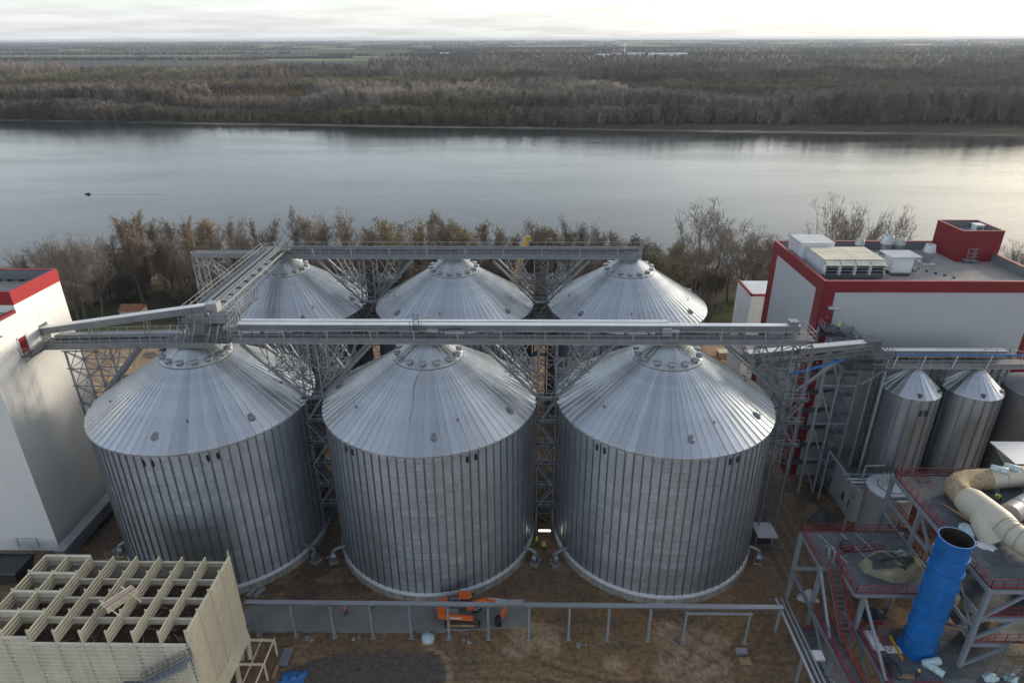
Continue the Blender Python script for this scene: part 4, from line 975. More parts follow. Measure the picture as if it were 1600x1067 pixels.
redbox(BX0-.05, BX0-.003, BY0-.05, 91.1, 0, 31.598); redbox(BX0-.05, BX0-.003, BY1-2.2, BY1+.05, 0, 31.598)
for a in ((BX0+.31, BX1-.31, BY0+.31, BY0+.38), (BX0+.31, BX1-.31, BY1-.38, BY1-.31), (BX0+.31, BX0+.38, BY0+.39, BY1-.39), (BX1-.38, BX1-.31, BY0+.39, BY1-.39)): MB().box(*a, ZR+.03, ZT-.05).build('parapet_lining', 'parapet_grey', rb)
mb = MB()
for a in ((BX0-.09, BX1+.09, BY0-.09, BY0+.42), (BX0-.09, BX1+.09, BY1-.42, BY1+.09), (BX0-.09, BX0+.42, BY0+.421, BY1-.421), (BX1-.42, BX1+.09, BY0+.421, BY1-.421)): mb.box(*a, ZT+.003, ZT+.06)
mb.build('coping', 'red_bright', rb)
MB().box(BX0+.39, BX1-.39, BY0+.39, BY1-.39, ZR-.018, ZR+.02).build('roof', 'roof_grey', rb)
for k, zz in enumerate((26.9, 19.4, 13.0, 6.6)):
    d_ = MB().box(44.0, 45.2, BY0-.09, BY0-.052, zz, zz+2.3).build('door', 'red_dark', rb)
    MB().box(45.25, 46.3, BY0-.12, BY0-.004, zz-.2, zz+2.2).build('light_panel', 'cream', d_) if k else MB().box(44.2, 45.9, BY0-.75, BY0-.052, zz+2.5, zz+2.75).build('canopy', 'flashing', d_)
    MB().box(44.35, 44.5, BY0-.13, BY0-.092, zz+1.0, zz+1.15).build('handle', 'white_plain', d_)
    MB().box(45.45, 45.85, BY0-.14, BY0-.122, zz+.5, zz+1.4).build('grille', 'dark_gap', d_) if k else None
ph = thing('roof_penthouse', (73, 105.5, ZR), 'red stair penthouse at the far right corner of the flat roof', 'penthouse')
PX0, PX1, PY0, PY1, PT = 69.7, 76.3, 102.4, 109.35, 37.0
MB().box(PX0, PX1, PY0, PY0+.2, ZR+.021, PT).box(PX0, PX1, PY1-.2, PY1, ZR+.021, PT).box(PX0, PX0+.2, PY0+.201, PY1-.201, ZR+.021, PT).box(PX1-.2, PX1, PY0+.201, PY1-.201, ZR+.021, PT).build('wall', 'red_clad', ph)
MB().box(PX0+.2, PX1-.2, PY0+.2, PY1-.2, 35.7, 35.8).build('roof', 'roof_grey', ph)
MB().box(PX0+.21, PX1-.21, PY1-.3, PY1-.21, 35.81, PT-.05).box(PX0+.21, PX0+.3, PY0+.21, PY1-.31, 35.81, PT-.05).box(PX1-.3, PX1-.21, PY0+.21, PY1-.31, 35.81, PT-.05).build('parapet_lining', 'parapet_grey', ph)
MB().box(PX0-.05, PX1+.05, PY0-.05, PY0+.25, PT+.003, PT+.07).box(PX0-.05, PX1+.05, PY1-.25, PY1+.05, PT+.003, PT+.07).box(PX0-.05, PX0+.25, PY0+.251, PY1-.251, PT+.003, PT+.07).box(PX1-.25, PX1+.05, PY0+.251, PY1-.251, PT+.003, PT+.07).build('coping', 'red_bright', ph)
h_ = MB().box(73.8, 75.0, 105.6, 106.8, 35.81, 37.1).build('vent_box', 'white_plain', ph); MB().box(73.95, 74.85, 105.57, 105.6, 36.0, 36.9).build('louvre', 'parapet_grey', h_); MB().box(73.65, 75.15, 105.45, 106.95, 37.103, 37.2).build('lid', 'white_plain', h_)
MB().box(71.0, 72.0, PY0-.04, PY0-.003, ZR+.1, ZR+2.2).build('door', 'red_dark', ph)
MB().rail([(70.8, 101.4, ZR+.5), (72.6, 101.4, ZR+.5), (72.6, 102.3, ZR+.5)], 1.9, .9, .06, (.3, .6)).box(70.7, 72.7, 101.3, 102.35, ZR+.35, ZR+.5).build('door_steps', 'galv_light', ph)
pmat('ahu_case', (.55,.57,.59), .5, 0, .05, .4)
ah = thing('air_handling_unit', (49.6, 97, ZR), 'big roof air handling unit with louvred front and panelled top', 'air handler')
MB().box(45.0, 54.0, 94.4, 101.0, ZR+.25, ZR+2.72).build('casing', 'ahu_case', ah); MB().box(45.1, 53.9, 94.45, 100.9, ZR+2.723, ZR+2.78).build('top_gap', 'parapet_grey', ah)
MB().box(45.1, 53.9, 93.7, 94.39, ZR+.25, ZR+.7).build('base_tray', 'galv_dark', ah)
for k in range(4):
    xa = 45.0+2.25*k; f_ = MB().box(xa+.05, xa+.15, 93.6, 94.39, ZR+.7, ZR+2.3).box(xa+2.1, xa+2.2, 93.6, 94.39, ZR+.7, ZR+2.3).build('louvre_frame', 'white_plain', ah)
    MB().box(xa+.16, xa+2.09, 94.2, 94.38, ZR+.7, ZR+2.3).build('recess', 'dark_gap', f_)
    for q in range(3): MB().box(xa+.16, xa+2.09, 93.6, 94.1, ZR+.82+.5*q, ZR+.90+.5*q).build('louvre_blade', 'galv_light', f_)
    MB().add([(xa+.06, 93.3, ZR+2.25), (xa+2.2, 93.3, ZR+2.25), (xa+2.2, 94.4, ZR+2.72), (xa+.06, 94.4, ZR+2.72)], [(0, 1, 2, 3)]).build('hood', 'cream_grey', ah)
for q in range(6):
    for h in range(2): MB().box(45.0+4.52*h, 49.46+4.52*h, 94.42+1.1*q, 95.40+1.1*q, ZR+2.80, ZR+2.90).build('roof_sheet', 'cream_grey', ah)
ab = thing('duct_box', (46.5, 104, ZR), 'plain pale equipment box behind the air handling unit', 'equipment box')
MB().box(44.2, 49.4, 101.3, 106.2, ZR+.2, ZR+3.3).build('casing', 'white_plain', ab); MB().box(44.1, 49.5, 101.2, 106.3, ZR+3.303, ZR+3.4).build('lid', 'galv_light', ab); MB().box(44.15, 44.199, 101.4, 106.1, ZR+.3, ZR+3.2).build('side_panel', 'flashing', ab); MB().box(44.4, 49.2, 101.5, 106, ZR+.02, ZR+.2).build('base_frame', 'galv_dark', ab)
cb = thing('cooling_unit', (57.3, 96.8, ZR), 'white roof cooling unit with toothed corrugated lid', 'cooling unit')
MB().box(55.9, 58.9, 95.4, 98.0, ZR+.5, ZR+2.9).build('casing', 'white_plain', cb)
MB().corr((55.2, 94.9, ZR+2.92), (0, 3.8, 0), (4.6, 0, 0), 16, .14, (0, 0, 1)).build('lid', 'flashing', cb)
MB().box(55.5, 59.3, 95.2, 95.35, ZR+.3, ZR+.5).box(55.5, 59.3, 98, 98.15, ZR+.3, ZR+.5).build('base_frame', 'galv', cb); MB().box(56, 58.8, 95.5, 97.9, ZR+.02, ZR+.3).build('base', 'dark_gap', cb); MB().tube([(59.0, 95.6, ZR+.9), (59.7, 95.6, ZR+.9)], .38, 12).build('motor', 'galv', cb, smooth=40)
for k, (x, y, s_, lab) in enumerate([(64.6, 101.4, 1.0, 'tall roof ventilator with flared cowl standing alone by the penthouse'), (60.0, 105.6, 1.1, 'roof ventilator with flared cowl by the back parapet, middle'), (62.6, 106.3, .85, 'smaller roof ventilator right of the middle one by the back parapet'), (56.2, 106.8, .8, 'roof ventilator cowl half hidden behind the air handling unit')]):
    v_ = thing('roof_ventilator', (x, y, ZR+.02), lab, 'ventilator', 'roof ventilators')
    MB().lathe([(.72*s_, .25), (.72*s_, 2.0*s_)], 20, (x, y, ZR)).build('pipe', 'galv', v_, smooth=40); MB().lathe([(.95*s_, 1.95*s_), (.72*s_, 3.15*s_), (.6*s_, 3.15*s_), (.5*s_, 2.6*s_), (0, 2.6*s_)], 20, (x, y, ZR)).lathe([(.72*s_, 2.0*s_), (.95*s_, 1.95*s_)], 20, (x, y, ZR)).build('cowl', 'galv_light', v_, smooth=40); MB().box(x-.95*s_, x+.95*s_, y-.95*s_, y+.95*s_, ZR+.02, ZR+.25).build('curb', 'flashing', v_)
# small blocks and pipes on the roof membrane
for k in range(5): one(MB().box(61.5+.8*k, 61.8+.8*k, 98.2-1.0*k, 98.5-1.0*k, ZR+.025, ZR+.2), 'roof_paver', 'dark_gap', 'small dark support block in a row on the flat roof', 'block', 'support blocks on the flat roof')
# white annex behind
an = thing('white_annex', (47, 121, 0), 'low white and red annex behind the left side of the process building', 'building')
MB().box(43.6, 52, 117.5, 126, 0, 20.2).build('wall', 'white_plain', an); MB().box(43.55, 43.9, 117.45, 126.05, 20.2, 20.6).box(43.55, 52, 117.45, 117.8, 20.2, 20.6).build('coping', 'red_bright', an); MB().box(43.9, 52, 117.8, 126, 20.2, 20.3).build('roof', 'flashing', an); MB().box(46.2, 47.2, 117.4, 117.45, 0, 20.2).build('red_band', 'red_clad', an)

# steel stair tower on the front of the building
stt = thing('stair_tower', (46, 86, 0), 'grey steel stair tower against the red corner of the process building', 'stair tower')
for x in (43.3, 45.6, 48.3):
    for y in (84.0, 88.3): MB().bar((x, y, 0), (x, y, 26.6), .30).build('column', 'steel_grey', stt)
lv = [3.2*k for k in range(1, 9)]
for k, zz in enumerate(lv):
    MB().box(43.3, 48.3, 87.3, 88.6, zz-.08, zz).build('landing', 'grating', stt); MB().box(45.6, 48.3, 83.9, 85.0, zz-1.68, zz-1.6).build('landing', 'grating', stt)
    for (ya, yb, za, zb, xo) in ((87.3, 85.0, zz-3.2, zz-1.6, 46.3), (85.0, 87.3, zz-1.6, zz, 47.6)):
        mb = MB()
        for q in range(9): f = (q+.5)/9; mb.box(xo-.5, xo+.5, min(ya, yb)+0 if False else ya+(yb-ya)*f-.13, ya+(yb-ya)*f+.13, za+(zb-za)*f, za+(zb-za)*f+.05)
        for s_ in (-.55, .55): mb.bar((xo+s_, ya, za), (xo+s_, yb, zb), .06, .22); mb.bar((xo+s_, ya, za+1.0), (xo+s_, yb, zb+1.0), .05)
        mb.build('stair_flight', 'steel_grey', stt)
    MB().rail([(45.6, 83.9, zz-1.6), (48.3, 83.9, zz-1.6), (48.3, 88.4, zz-1.6)], 1.0, 1.1, .05).build('railing', 'galv', stt)
for k in range(4):
    z0_ = 6.4*k; MB().bar((43.3, 84.0, z0_+6.3), (45.6, 84.0, z0_+.4), .20).build('brace', 'steel_grey', stt)
    MB().bar((43.3, 84.0, z0_+6.4), (48.3, 84.0, z0_+6.4), .22).build('beam', 'steel_grey', stt); MB().bar((45.6, 84.0, z0_+6.3), (48.3, 84.0, z0_+3.4), .10).build('brace', 'steel_grey', stt)
mb = MB()       # upper flight to the top door
for q in range(11): f = (q+.5)/11; mb.box(45.6+3.4*f-.16, 45.6+3.4*f+.16, 86.2, 87.3, 27.0-2.2*f, 27.05-2.2*f)
for y in (86.15, 87.35): mb.bar((45.4, y, 27.0), (49.2, y, 24.7), .07, .25); mb.bar((45.4, y, 28.0), (49.2, y, 25.7), .06); mb.bar((45.4, y, 27.5), (49.2, y, 25.2), .05)
mb.build('stair_flight', 'galv', stt); MB().box(43.3, 45.6, 86.0, 88.7, 26.75, 26.85).build('landing', 'grating', stt); MB().rail([(43.3, 88.6, 26.85), (43.3, 86.0, 26.85), (45.4, 86.0, 26.85)], 1.05, .9, .05).build('railing', 'galv_light', stt)

# ------------------------------------------------------------------ small silos in front of the building
def small_silo(x, y, R_, ze, label):
    t_ = thing('small_silo', (x, y, 0), label, 'silo', 'small silos by the process building')
    MB().lathe([(R_, 0), (R_, ze)], 64, (x, y, 0)).build('wall', 'galv_small', t_, smooth=40)
    st = MB().box(R_, R_+.14, -.10, .10, .0, ze-.05).mesh('stiffener', 'galv_stiff')
    for k in range(18): inst('stiffener', st, t_, rz=2*PI*k/18+.1)
    n = 22; da = PI/n; mb = MB(); r0, r1 = R_+.2, .55; zt = ze+3.0
    A_ = [(r0*math.cos(-da), r0*math.sin(-da), ze-.05), (r0*math.cos(da), r0*math.sin(da), ze-.05), (r1*math.cos(da), r1*math.sin(da), zt), (r1*math.cos(-da), r1*math.sin(-da), zt)]
    mb.add(A_, [(0, 1, 2, 3)]); a_ = Vector(A_[1]); b_ = Vector(A_[2]); mb.bar(a_+Vector((0, 0, .04)), b_+Vector((0, 0, .04)), .09, .1); pm = mb.mesh('roof_panel', 'galv_roof')
    for k in range(n): inst('roof_panel', pm, t_, rz=2*PI*k/n)
    MB().lathe([(.6, zt-.1), (.6, zt+.5), (0, zt+.5)], 18, (x, y, 0)).build('roof_neck', 'galv', t_, smooth=40)
    MB().lathe([(R_+.2, 0), (R_+.2, .6), (R_, .6)], 48, (x, y, 0)).build('foundation', 'concrete', t_)
    hm = MB().lathe([(.3, -.2), (.3, .3), (0, .36)], 12, (R_-.35, 0, ze+.35)).mesh('roof_hatch', 'galv_dark', smooth=40)
    for a in (-100, -38): inst('roof_hatch', hm, t_, rz=rad(a))
    return t_
pmat('galv_small', (.42,.455,.48), .36, .85, .10, .6, wave=(2, .11, .004), streak=.15)
s1 = small_silo(54.1, 80.9, 3.62, 20.7, 'left small ribbed silo in front of the process building'); small_silo(62.6, 81.0, 3.62, 20.7, 'second small ribbed silo, right of the first, by the beige duct')
mb = MB()
for s_ in (-.36, .36): mb.add([(54.3+s_+.2*math.cos(a), 80.9-3.80, 18.7+.2*math.sin(a)+(.3 if math.sin(a) > 0 else -.3)) for a in np.linspace(0, 2*PI, 13)[:-1]], [tuple(range(12))])
mb.build('wall_vent', 'dark_gap', s1)
tb = thing('bolted_tank', (71.4, 80.5, 0), 'dark bolted tank with low dome at the right edge', 'tank')
for k in range(7): MB().lathe([(4.2+.03*(k % 2), 3*k), (4.2+.03*(k % 2), 3*k+2.99)], 48, (71.4, 80.5, 0)).build('wall_ring', 'tank_brown', tb, smooth=40)
MB().lathe([(4.35, 20.95), (4.3, 21.1), (2.2, 22.0), (0, 22.3)], 48, (71.4, 80.5, 0)).build('roof', 'galv', tb, smooth=40); MB().lathe([(4.28, 0), (4.36, .01), (4.36, .3), (4.24, .31)], 48, (71.4, 80.5, 0)).build('base_ring', 'galv_dark', tb)
sg = gallery('small_silo_gallery', 'grey gallery with blue pipe over the small silos', 47.8, 69.0, 81.9, 24.6, [(81.95, 82.9, 48.0, 66.5)], brk=50)
MB().tube([(49.2, 79.9, 26.2), (74, 79.9, 26.2)], .11, 8).build('pipe', 'blue_pipe', sg, smooth=60, label='blue pipe along the gallery')
for x in (50.6, 54.4, 58.6, 63.2, 68.2): MB().bar((x-.25, 80.1, 24.1), (x, 79.9, 26.2), .13).build('pipe_post', 'flashing', sg)
MB().rail([(62, 80.2, 25.6), (65.5, 80.2, 25.6), (69, 80.2, 24.9)], 1.3, 1.5, .06).build('railing', 'galv', sg)
for x in (50.2, 58.4, 66.8):
    mb = MB().lattice((x, 82.4, 0), (x, 82.4, 24.0), 1.2, 1.2, 1.6, .13, .07); mb.build('support_lattice', 'galv_dark', sg, kind='stuff')
ri = thing('transfer_conveyor', (37, 77, 28), 'inclined conveyor linking the front gallery end to the small silo gallery', 'conveyor')
A, B = Vector((28.6, 75.6, 28.1)), Vector((46.3, 80.0, 27.75)); n = 6
for k in range(n):
    p_, q_ = A.lerp(B, k/n+.001), A.lerp(B, (k+1)/n-.001); h = MB().bar(p_, q_, 1.0, .8).build('conveyor_housing', 'galv', ri); MB().bar(p_+Vector((0, 0, .44)), q_+Vector((0, 0, .44)), 1.1, .07).build('cover', 'cover_skylit', h)
MB().bar(A+Vector((3, -1.0, -.7)), B+Vector((0, -1.0, -.7)), .9, .10).build('walkway_panel', 'galv_dark', ri)
MB().rail([A+Vector((3, -1.45, -.65)), B+Vector((0, -1.45, -.65))], 1.1, 1.5, .05).build('railing', 'galv', ri)
MB().bar(A+Vector((5, -1.6, -2.0)), B+Vector((-3.5, -1.6, -1.5)), .10, .35).build('pipe', 'blue_pipe', ri, label='blue cable tray under the conveyor')
MB().bar((43.2, 79.0, 26.6), (36.6, 77.4, 21.8), .35).bar((41.4, 78.5, 26.6), (44.5, 80.5, 22), .2).build('brace', 'galv', ri); MB().box(45.6, 47.6, 79.3, 81.4, 26.8, 28.4).build('drive_head', 'galv_dark', ri)
jp = thing('junction_platform', (47, 81, 24), 'stacked railed platforms where the transfer conveyor meets the small silo gallery', 'platform')
for zz in (25.9, 24.2): MB().box(43.6, 49.6, 79.0, 82.6, zz, zz+.08).build('deck', 'galv_dark', jp)
MB().rail([(43.6, 79.0, 26), (49.6, 79.0, 26), (49.6, 82.6, 26)], 1.1, .9, .05, (.33, .66)).build('railing', 'galv', jp); MB().rail([(44.5, 79.0, 24.3), (49.2, 79.0, 24.3)], 1.0, .9, .05, (.33, .66)).build('railing', 'galv', jp)
for x, y in ((49.2, 79.6), (49.2, 82.3)): MB().bar((x, y, 0), (x, y, 25.9), .28).build('column', 'steel_grey', jp)
MB().bar((46.4, 79.6, 21.8), (49.2, 79.6, 24.2), .16).build('brace', 'steel_grey', jp)

# ------------------------------------------------------------------ cooling tower with cream fins (bottom left)
ct = thing('cooling_tower', (-41, 48.4, 0), 'cream cooling tower with a grid of open cells on top', 'cooling tower')
CX1, CW, CY0, CD, NX, NY = -31.4, 2.475, 43.4, 2.5, 8, 4
CX0 = CX1-CW*NX; CY1 = CY0+CD*NY
fl = MB()
for i in range(NX):
    for j in range(NY): MB().box(CX0+CW*i+.03, CX0+CW*(i+1)-.03, CY0+CD*j+.03, CY0+CD*(j+1)-.03, 11.4, 11.75).build('cell_floor', 'fill_brown', ct)
MB().box(CX0+.1, CX1-.1, CY0+.1, CY1-.1, 5.6, 11.3).build('core', 'galv_dark', ct)
fin = MB().corr((0, 0, 13.15), (0, CD-.16, 0), (0, 0, 1.7), 4, .08, (1, 0, 0)); fin.corr((.0, 0, 13.15), (0, CD-.16, 0), (0, 0, 1.7), 4, -.04, (1, 0, 0)); finm = fin.mesh('cell_fin', 'cream')
bl = MB().corr((0, 0, 13.1), (CW-.1, 0, 0), (0, 0, .95), 2, -.14, (0, 1, 0)); bl.box(0, CW-.1, .02, .06, 13.1, 14.03); blm = bl.mesh('cell_baffle', 'cream_grey')
bt = MB().corr((0, 0, 13.1), (CW-.1, 0, 0), (0, 0, 1.75), 3, -.14, (0, 1, 0)); bt.box(0, CW-.1, .02, .06, 13.1, 14.83); btm = bt.mesh('cell_baffle', 'cream_grey')
post = MB().box(-.07, .07, -.07, .07, 13.1, 15.1).mesh('corner_post', 'cream_grey')
off = -wloc(ct)
for i in range(NX):
    for j in range(NY):
        inst('cell_fin', finm, ct, Vector((CX0+CW*i, CY0+CD*j+.08, 0))+off)
        inst('corner_post', post, ct, Vector((CX0+CW*i, CY0+CD*j, 0))+off)
for i in range(NX):
    for j in range(1, NY+1): inst('cell_baffle', btm if i < 2 else blm, ct, Vector((CX0+CW*i+.05, CY0+CD*j, 0))+off)
for i in range(NX):       # front wall panels
    top = 14.3 if i < 2 else 13.55
    MB().corr((CX0+CW*i+.04, CY0-.02, 3.0), (CW-.08, 0, 0), (0, 0, top-3.0), 20, -.20, (0, 1, 0)).build('wall_panel', 'cream_grey', ct)
    MB().box(CX0+CW*i-.06, CX0+CW*i+.06, CY0-.25, CY0-.02, 3.0, top+.1).build('seam_strip', 'cream_grey', ct)
def slotted(x, y, L_, za, zb, n):      # sheet with proud ribs parted by narrow grooves
    mb = MB(); p_ = (zb-za)/n; pr_ = []
    for k in range(n): pr_ += [(za+p_*k, -.20), (za+p_*(k+.22), -.20), (za+p_*(k+.26), 0), (za+p_*(k+.97), 0)]
    vs = []
    for z, d in pr_+[(zb, -.2)]: vs += [(x+d, y, z), (x+d, y+L_, z)]
    return mb.add(vs, [(2*i, 2*i+1, 2*i+3, 2*i+2) for i in range(len(vs)//2-1)])
for j in range(NY):       # right wall panels
    slotted(CX1+.22, CY0+CD*j+.03, CD-.06, 4.8, 14.9, 21).build('wall_panel', 'cream', ct)
    MB().add([(CX1+.06, CY0+CD*j, 4.8), (CX1+.06, CY0+CD*(j+1), 4.8), (CX1+.30, CY0+CD*(j+1), 2.7), (CX1+.30, CY0+CD*j, 2.7)], [(0, 3, 2, 1)]).build('skirt', 'cream', ct)
    MB().box(CX1, CX1+.28, CY0+CD*j-.05, CY0+CD*j+.05, 4.8, 15.25).build('seam_strip', 'cream_grey', ct)
MB().box(CX1, CX1+.1, CY1-.05, CY1+.05, 4.8, 15.6).build('seam_strip', 'cream_grey', ct)
MB().box(CX0, CX1, CY1+.08, CY1+.12, 3, 13.9).build('wall_panel', 'cream_grey', ct, label='plain rear wall of the cooling tower')
MB().box(CX0-.12, CX0-.06, CY0, CY1, 3, 14.3).build('wall_panel', 'cream_grey', ct, label='left wall of the cooling tower')
for x in (CX0+.5, -45, -38.5, CX1-.9):
    for y in (CY0+.6, CY1-.6): MB().box(x-.3, x+.3, y-.3, y+.3, 0, 3.2).build('column', 'cream_grey', ct)
rd = random.Random(9)
mb = MB()
for k in range(150):      # loose offcuts on the cell floors
    i, j = rd.randrange(NX), rd.randrange(NY); x = CX0+CW*(i+.5)+rd.uniform(-.8, .8); y = CY0+CD*(j+.5)+rd.uniform(-.8, .8); a = rd.uniform(0, PI); L_ = rd.uniform(.2, .8)
    mb.bar((x-L_*math.cos(a), y-L_*math.sin(a), 11.8), (x+L_*math.cos(a), y+L_*math.sin(a), 11.8+rd.uniform(0, .25)), .07, .05)
mb.build('offcuts', 'wood', ct, kind='stuff')
ck = thing('slatted_crate', (-39.3, 46.9, 14.95), 'pink and cream slatted crate lying on top of the cooling tower', 'crate')
ca_ = rad(58); cdir = Vector((math.cos(ca_), math.sin(ca_), 0)); csd = Vector((-cdir.y, cdir.x, 0)); c0 = Vector((-39.3, 46.9, 15.05))
for k in range(7): MB().bar(c0-cdir*1.5+csd*(-.45+.15*k)+Vector((0, 0, .5)), c0+cdir*1.5+csd*(-.45+.15*k)+Vector((0, 0, .5)), .10, .04).build('slat', 'pink_wood' if k in (1, 3, 4) else 'cream', ck)  if False else None
pmat('pink_wood', (.52,.30,.24), .8, 0, .12, 2)
for k in range(7): MB().bar(c0-cdir*1.5+csd*(-.48+.16*k)+Vector((0, 0, .62)), c0+cdir*1.5+csd*(-.48+.16*k)+Vector((0, 0, .62)), .11, .04).build('slat', 'pink_wood' if k in (1, 2, 4) else 'cream', ck)
for s_ in (-.52, .52):
    for zz in (.1, .28, .46): MB().bar(c0-cdir*1.5+csd*s_+Vector((0, 0, zz)), c0+cdir*1.5+csd*s_+Vector((0, 0, zz)), .05, .09).build('slat', 'cream', ck)
for f in (-1.4, 0, 1.4): MB().bar(c0+cdir*f-csd*.5+Vector((0, 0, .03)), c0+cdir*f+csd*.5+Vector((0, 0, .03)), .1, .08).build('bearer', 'wood', ck)
for f in (-1.0, 1.1): one(MB().bar(c0+cdir*f+csd*2.0-Vector((0, 0, .08)), c0+cdir*f-csd*1.6-Vector((0, 0, .08)), .12, .08), 'timber_plank', 'cream', ('front' if f < 0 else 'rear')+' plank under the slatted crate on the cooling tower', 'plank')
st_ = thing('access_stair', (-33, 42.3, 5), 'grey steel stair climbing the front wall of the cooling tower', 'stair')
mb = MB()
for q in range(14): f = (q+.5)/14; mb.box(-36.0+5*f-.17, -36.0+5*f+.17, 41.7, 42.6, 9.3+3.2*f, 9.35+3.2*f)
for y in (41.65, 42.65): mb.bar((-36.2, y, 9.1), (-30.8, y, 12.6), .08, .28)
mb.build('stair_flight', 'steel_grey', st_)
for y in (41.62, 42.68):
    mb = MB(); a_ = Vector((-36.2, y, 9.3)); b_ = Vector((-30.8, y, 12.7)); mb.rail([a_, b_], 1.1, .7, .05, (.35, .7)); mb.build('railing', 'galv', st_)
MB().box(-38.0, -36.1, 41.6, 42.7, 9.1, 9.2).build('landing', 'grating', st_); MB().rail([(-38, 41.62, 9.2), (-36.2, 41.62, 9.2)], 1.1, .6, .05, (.35, .7)).build('railing', 'galv', st_)
for x in (-37.8, -33.5): MB().bar((x, 42.1, 0), (x, 42.1, 9.2), .16).build('post', 'steel_grey', st_)
cf = thing('steel_frame', (-29.8, 48, 0), 'cream steel frame beside the cooling tower', 'steel frame')
for y in (53.2, 50.0, 46.8, 43.6):
    MB().bar((-28.3, y, 0), (-28.3, y, 2.6), .16).build('post', 'cream', cf); MB().bar((-31.6, y, 2.55), (-28.3, y, 2.55), .20).build('beam', 'cream', cf); MB().tube([(-31.4, y-.3, 0), (-31.2, y-.3, 2.8)], .28, 10).build('riser', 'cream', cf, smooth=40)
for x in (-28.3, -29.7): MB().bar((x, 43.0, 2.70), (x, 53.4, 2.70), .15 if x > -29 else .10).build('beam', 'cream', cf)

# ------------------------------------------------------------------ loose things on the ground near the cooling tower
one(MB().box(-27.7, -26.6, 51.6, 54.0, .35, .45).box(-27.6, -26.7, 51.7, 53.9, 0, .34), 'panel_stack', 'galv', 'stack of grey panels lying beside the cream frame', 'panel stack')
one(MB().box(-28.0, -27.6, 50.2, 52.0, 0, .22).box(-27.9, -27.65, 50.0, 51.8, .22, .36), 'timber_stack', 'wood', 'orange-brown timber pieces beside the grey panels', 'timber')
one(MB().box(-29.9, -28.9, 52.0, 52.8, 0, .5), 'white_carton', 'house_wall', 'pale carton under the cream frame', 'carton') if False else None
bc = thing('blue_sheet_pile', (-25.6, 50.3, 0), 'crumpled blue plastic sheet at the bottom edge', 'plastic sheet')
rdd = np.random.default_rng(3); nx_ = 12; vs = []; fs = []
for i in range(nx_):
    for j in range(8): vs.append((-26.9+.24*i+.1*rdd.normal(), 49.0+.3*j+.1*rdd.normal(), .08+.75*max(0, 1-((i-5)/6)**2)*max(0, 1-((j-3.5)/4)**2)*rdd.uniform(.3, 1)))
fs = [(i*8+j, (i+1)*8+j, (i+1)*8+j+1, i*8+j+1) for i in range(nx_-1) for j in range(7)]
MB().add(vs, fs).build('sheet', 'blue_pipe', bc)
pt = thing('wrapped_pallet', (-11.1, 55.6, 0), 'pale wrapped sack pallet on the ground left of the excavator', 'pallet')
MB().box(-11.9, -10.3, 54.9, 56.3, 0, .15).build('pallet', 'wood', pt); vs = [(-11.1+.75*math.cos(a)*(1+.12*math.sin(5*a)), 55.6+.68*math.sin(a)*(1+.12*math.cos(3*a)), z) for z in (.15, .6) for a in np.linspace(0, 2*PI, 13)[:-1]]+[(-11.1, 55.6, .85)]
MB().add(vs, [(i, (i+1) % 12, 12+(i+1) % 12, 12+i) for i in range(12)]+[(12+i, 12+(i+1) % 12, 24) for i in range(12)]).build('wrapped_load', 'wrap_cyan', pt)
rk_ = random.Random(12)
pmat('rubble_stone', (.20,.17,.14), .95, 0, .3, 1)
mb = MB()
def rock(mb, x, y, r):
    z = float(ground_z(np.array([x]), np.array([y]))[0])
    pts = [(x+r*math.cos(a)*rk_.uniform(.6, 1.1), y+r*math.sin(a)*rk_.uniform(.6, 1.1)) for a in np.linspace(0, 2*PI, 7)[:-1]]
    mb.add([(px, py, z-.05) for px, py in pts]+[(x+(px-x)*.6, y+(py-y)*.6, z+r*rk_.uniform(.4, .9)) for px, py in pts], [(i, (i+1) % 6, 6+(i+1) % 6, 6+i) for i in range(6)]+[tuple(range(6, 12))])
for k in range(130): rock(mb, rk_.uniform(-30, 31), rk_.gauss(54.6, 1.0), rk_.uniform(.05, .17))
for k in range(160): rock(mb, rk_.uniform(-30, 36), rk_.uniform(44, 68), rk_.uniform(.03, .10))
mb.build('rubble', 'rubble_stone', None, kind='stuff')
for k, (x, y, lab) in enumerate([(-25.4, 55.6, 'small rubble block by the left rack posts'), (-19.7, 55.9, 'pale stone block between the rack posts near the worker'), (7.0, 55.2, 'broken concrete pieces by the rack posts right of the excavator'), (-6.6, 55.6, 'pale broken blocks beside the wrapped pallet')]):
    mb = MB()
    for q in range(5): rock(mb, x+rk_.uniform(-.6, .6), y+rk_.uniform(-.3, .3), rk_.uniform(.18, .4))
    one(mb, 'rubble_pile', 'concrete', lab, 'rubble')
cr_b = thing('bundle_of_boards', (25.7, 53.7, 0), 'small stack of boards and a grey box on the ground below the rack', 'boards')
MB().box(25.0, 26.3, 53.2, 53.5, 0, .3).box(25.05, 26.35, 52.7, 53.0, 0, .3).box(25.0, 26.2, 52.85, 53.35, .3, .42).build('boards', 'wood', cr_b, kind='stuff'); MB().box(25.0, 26.2, 53.9, 54.7, 0, .4).build('box', 'galv_light', cr_b)

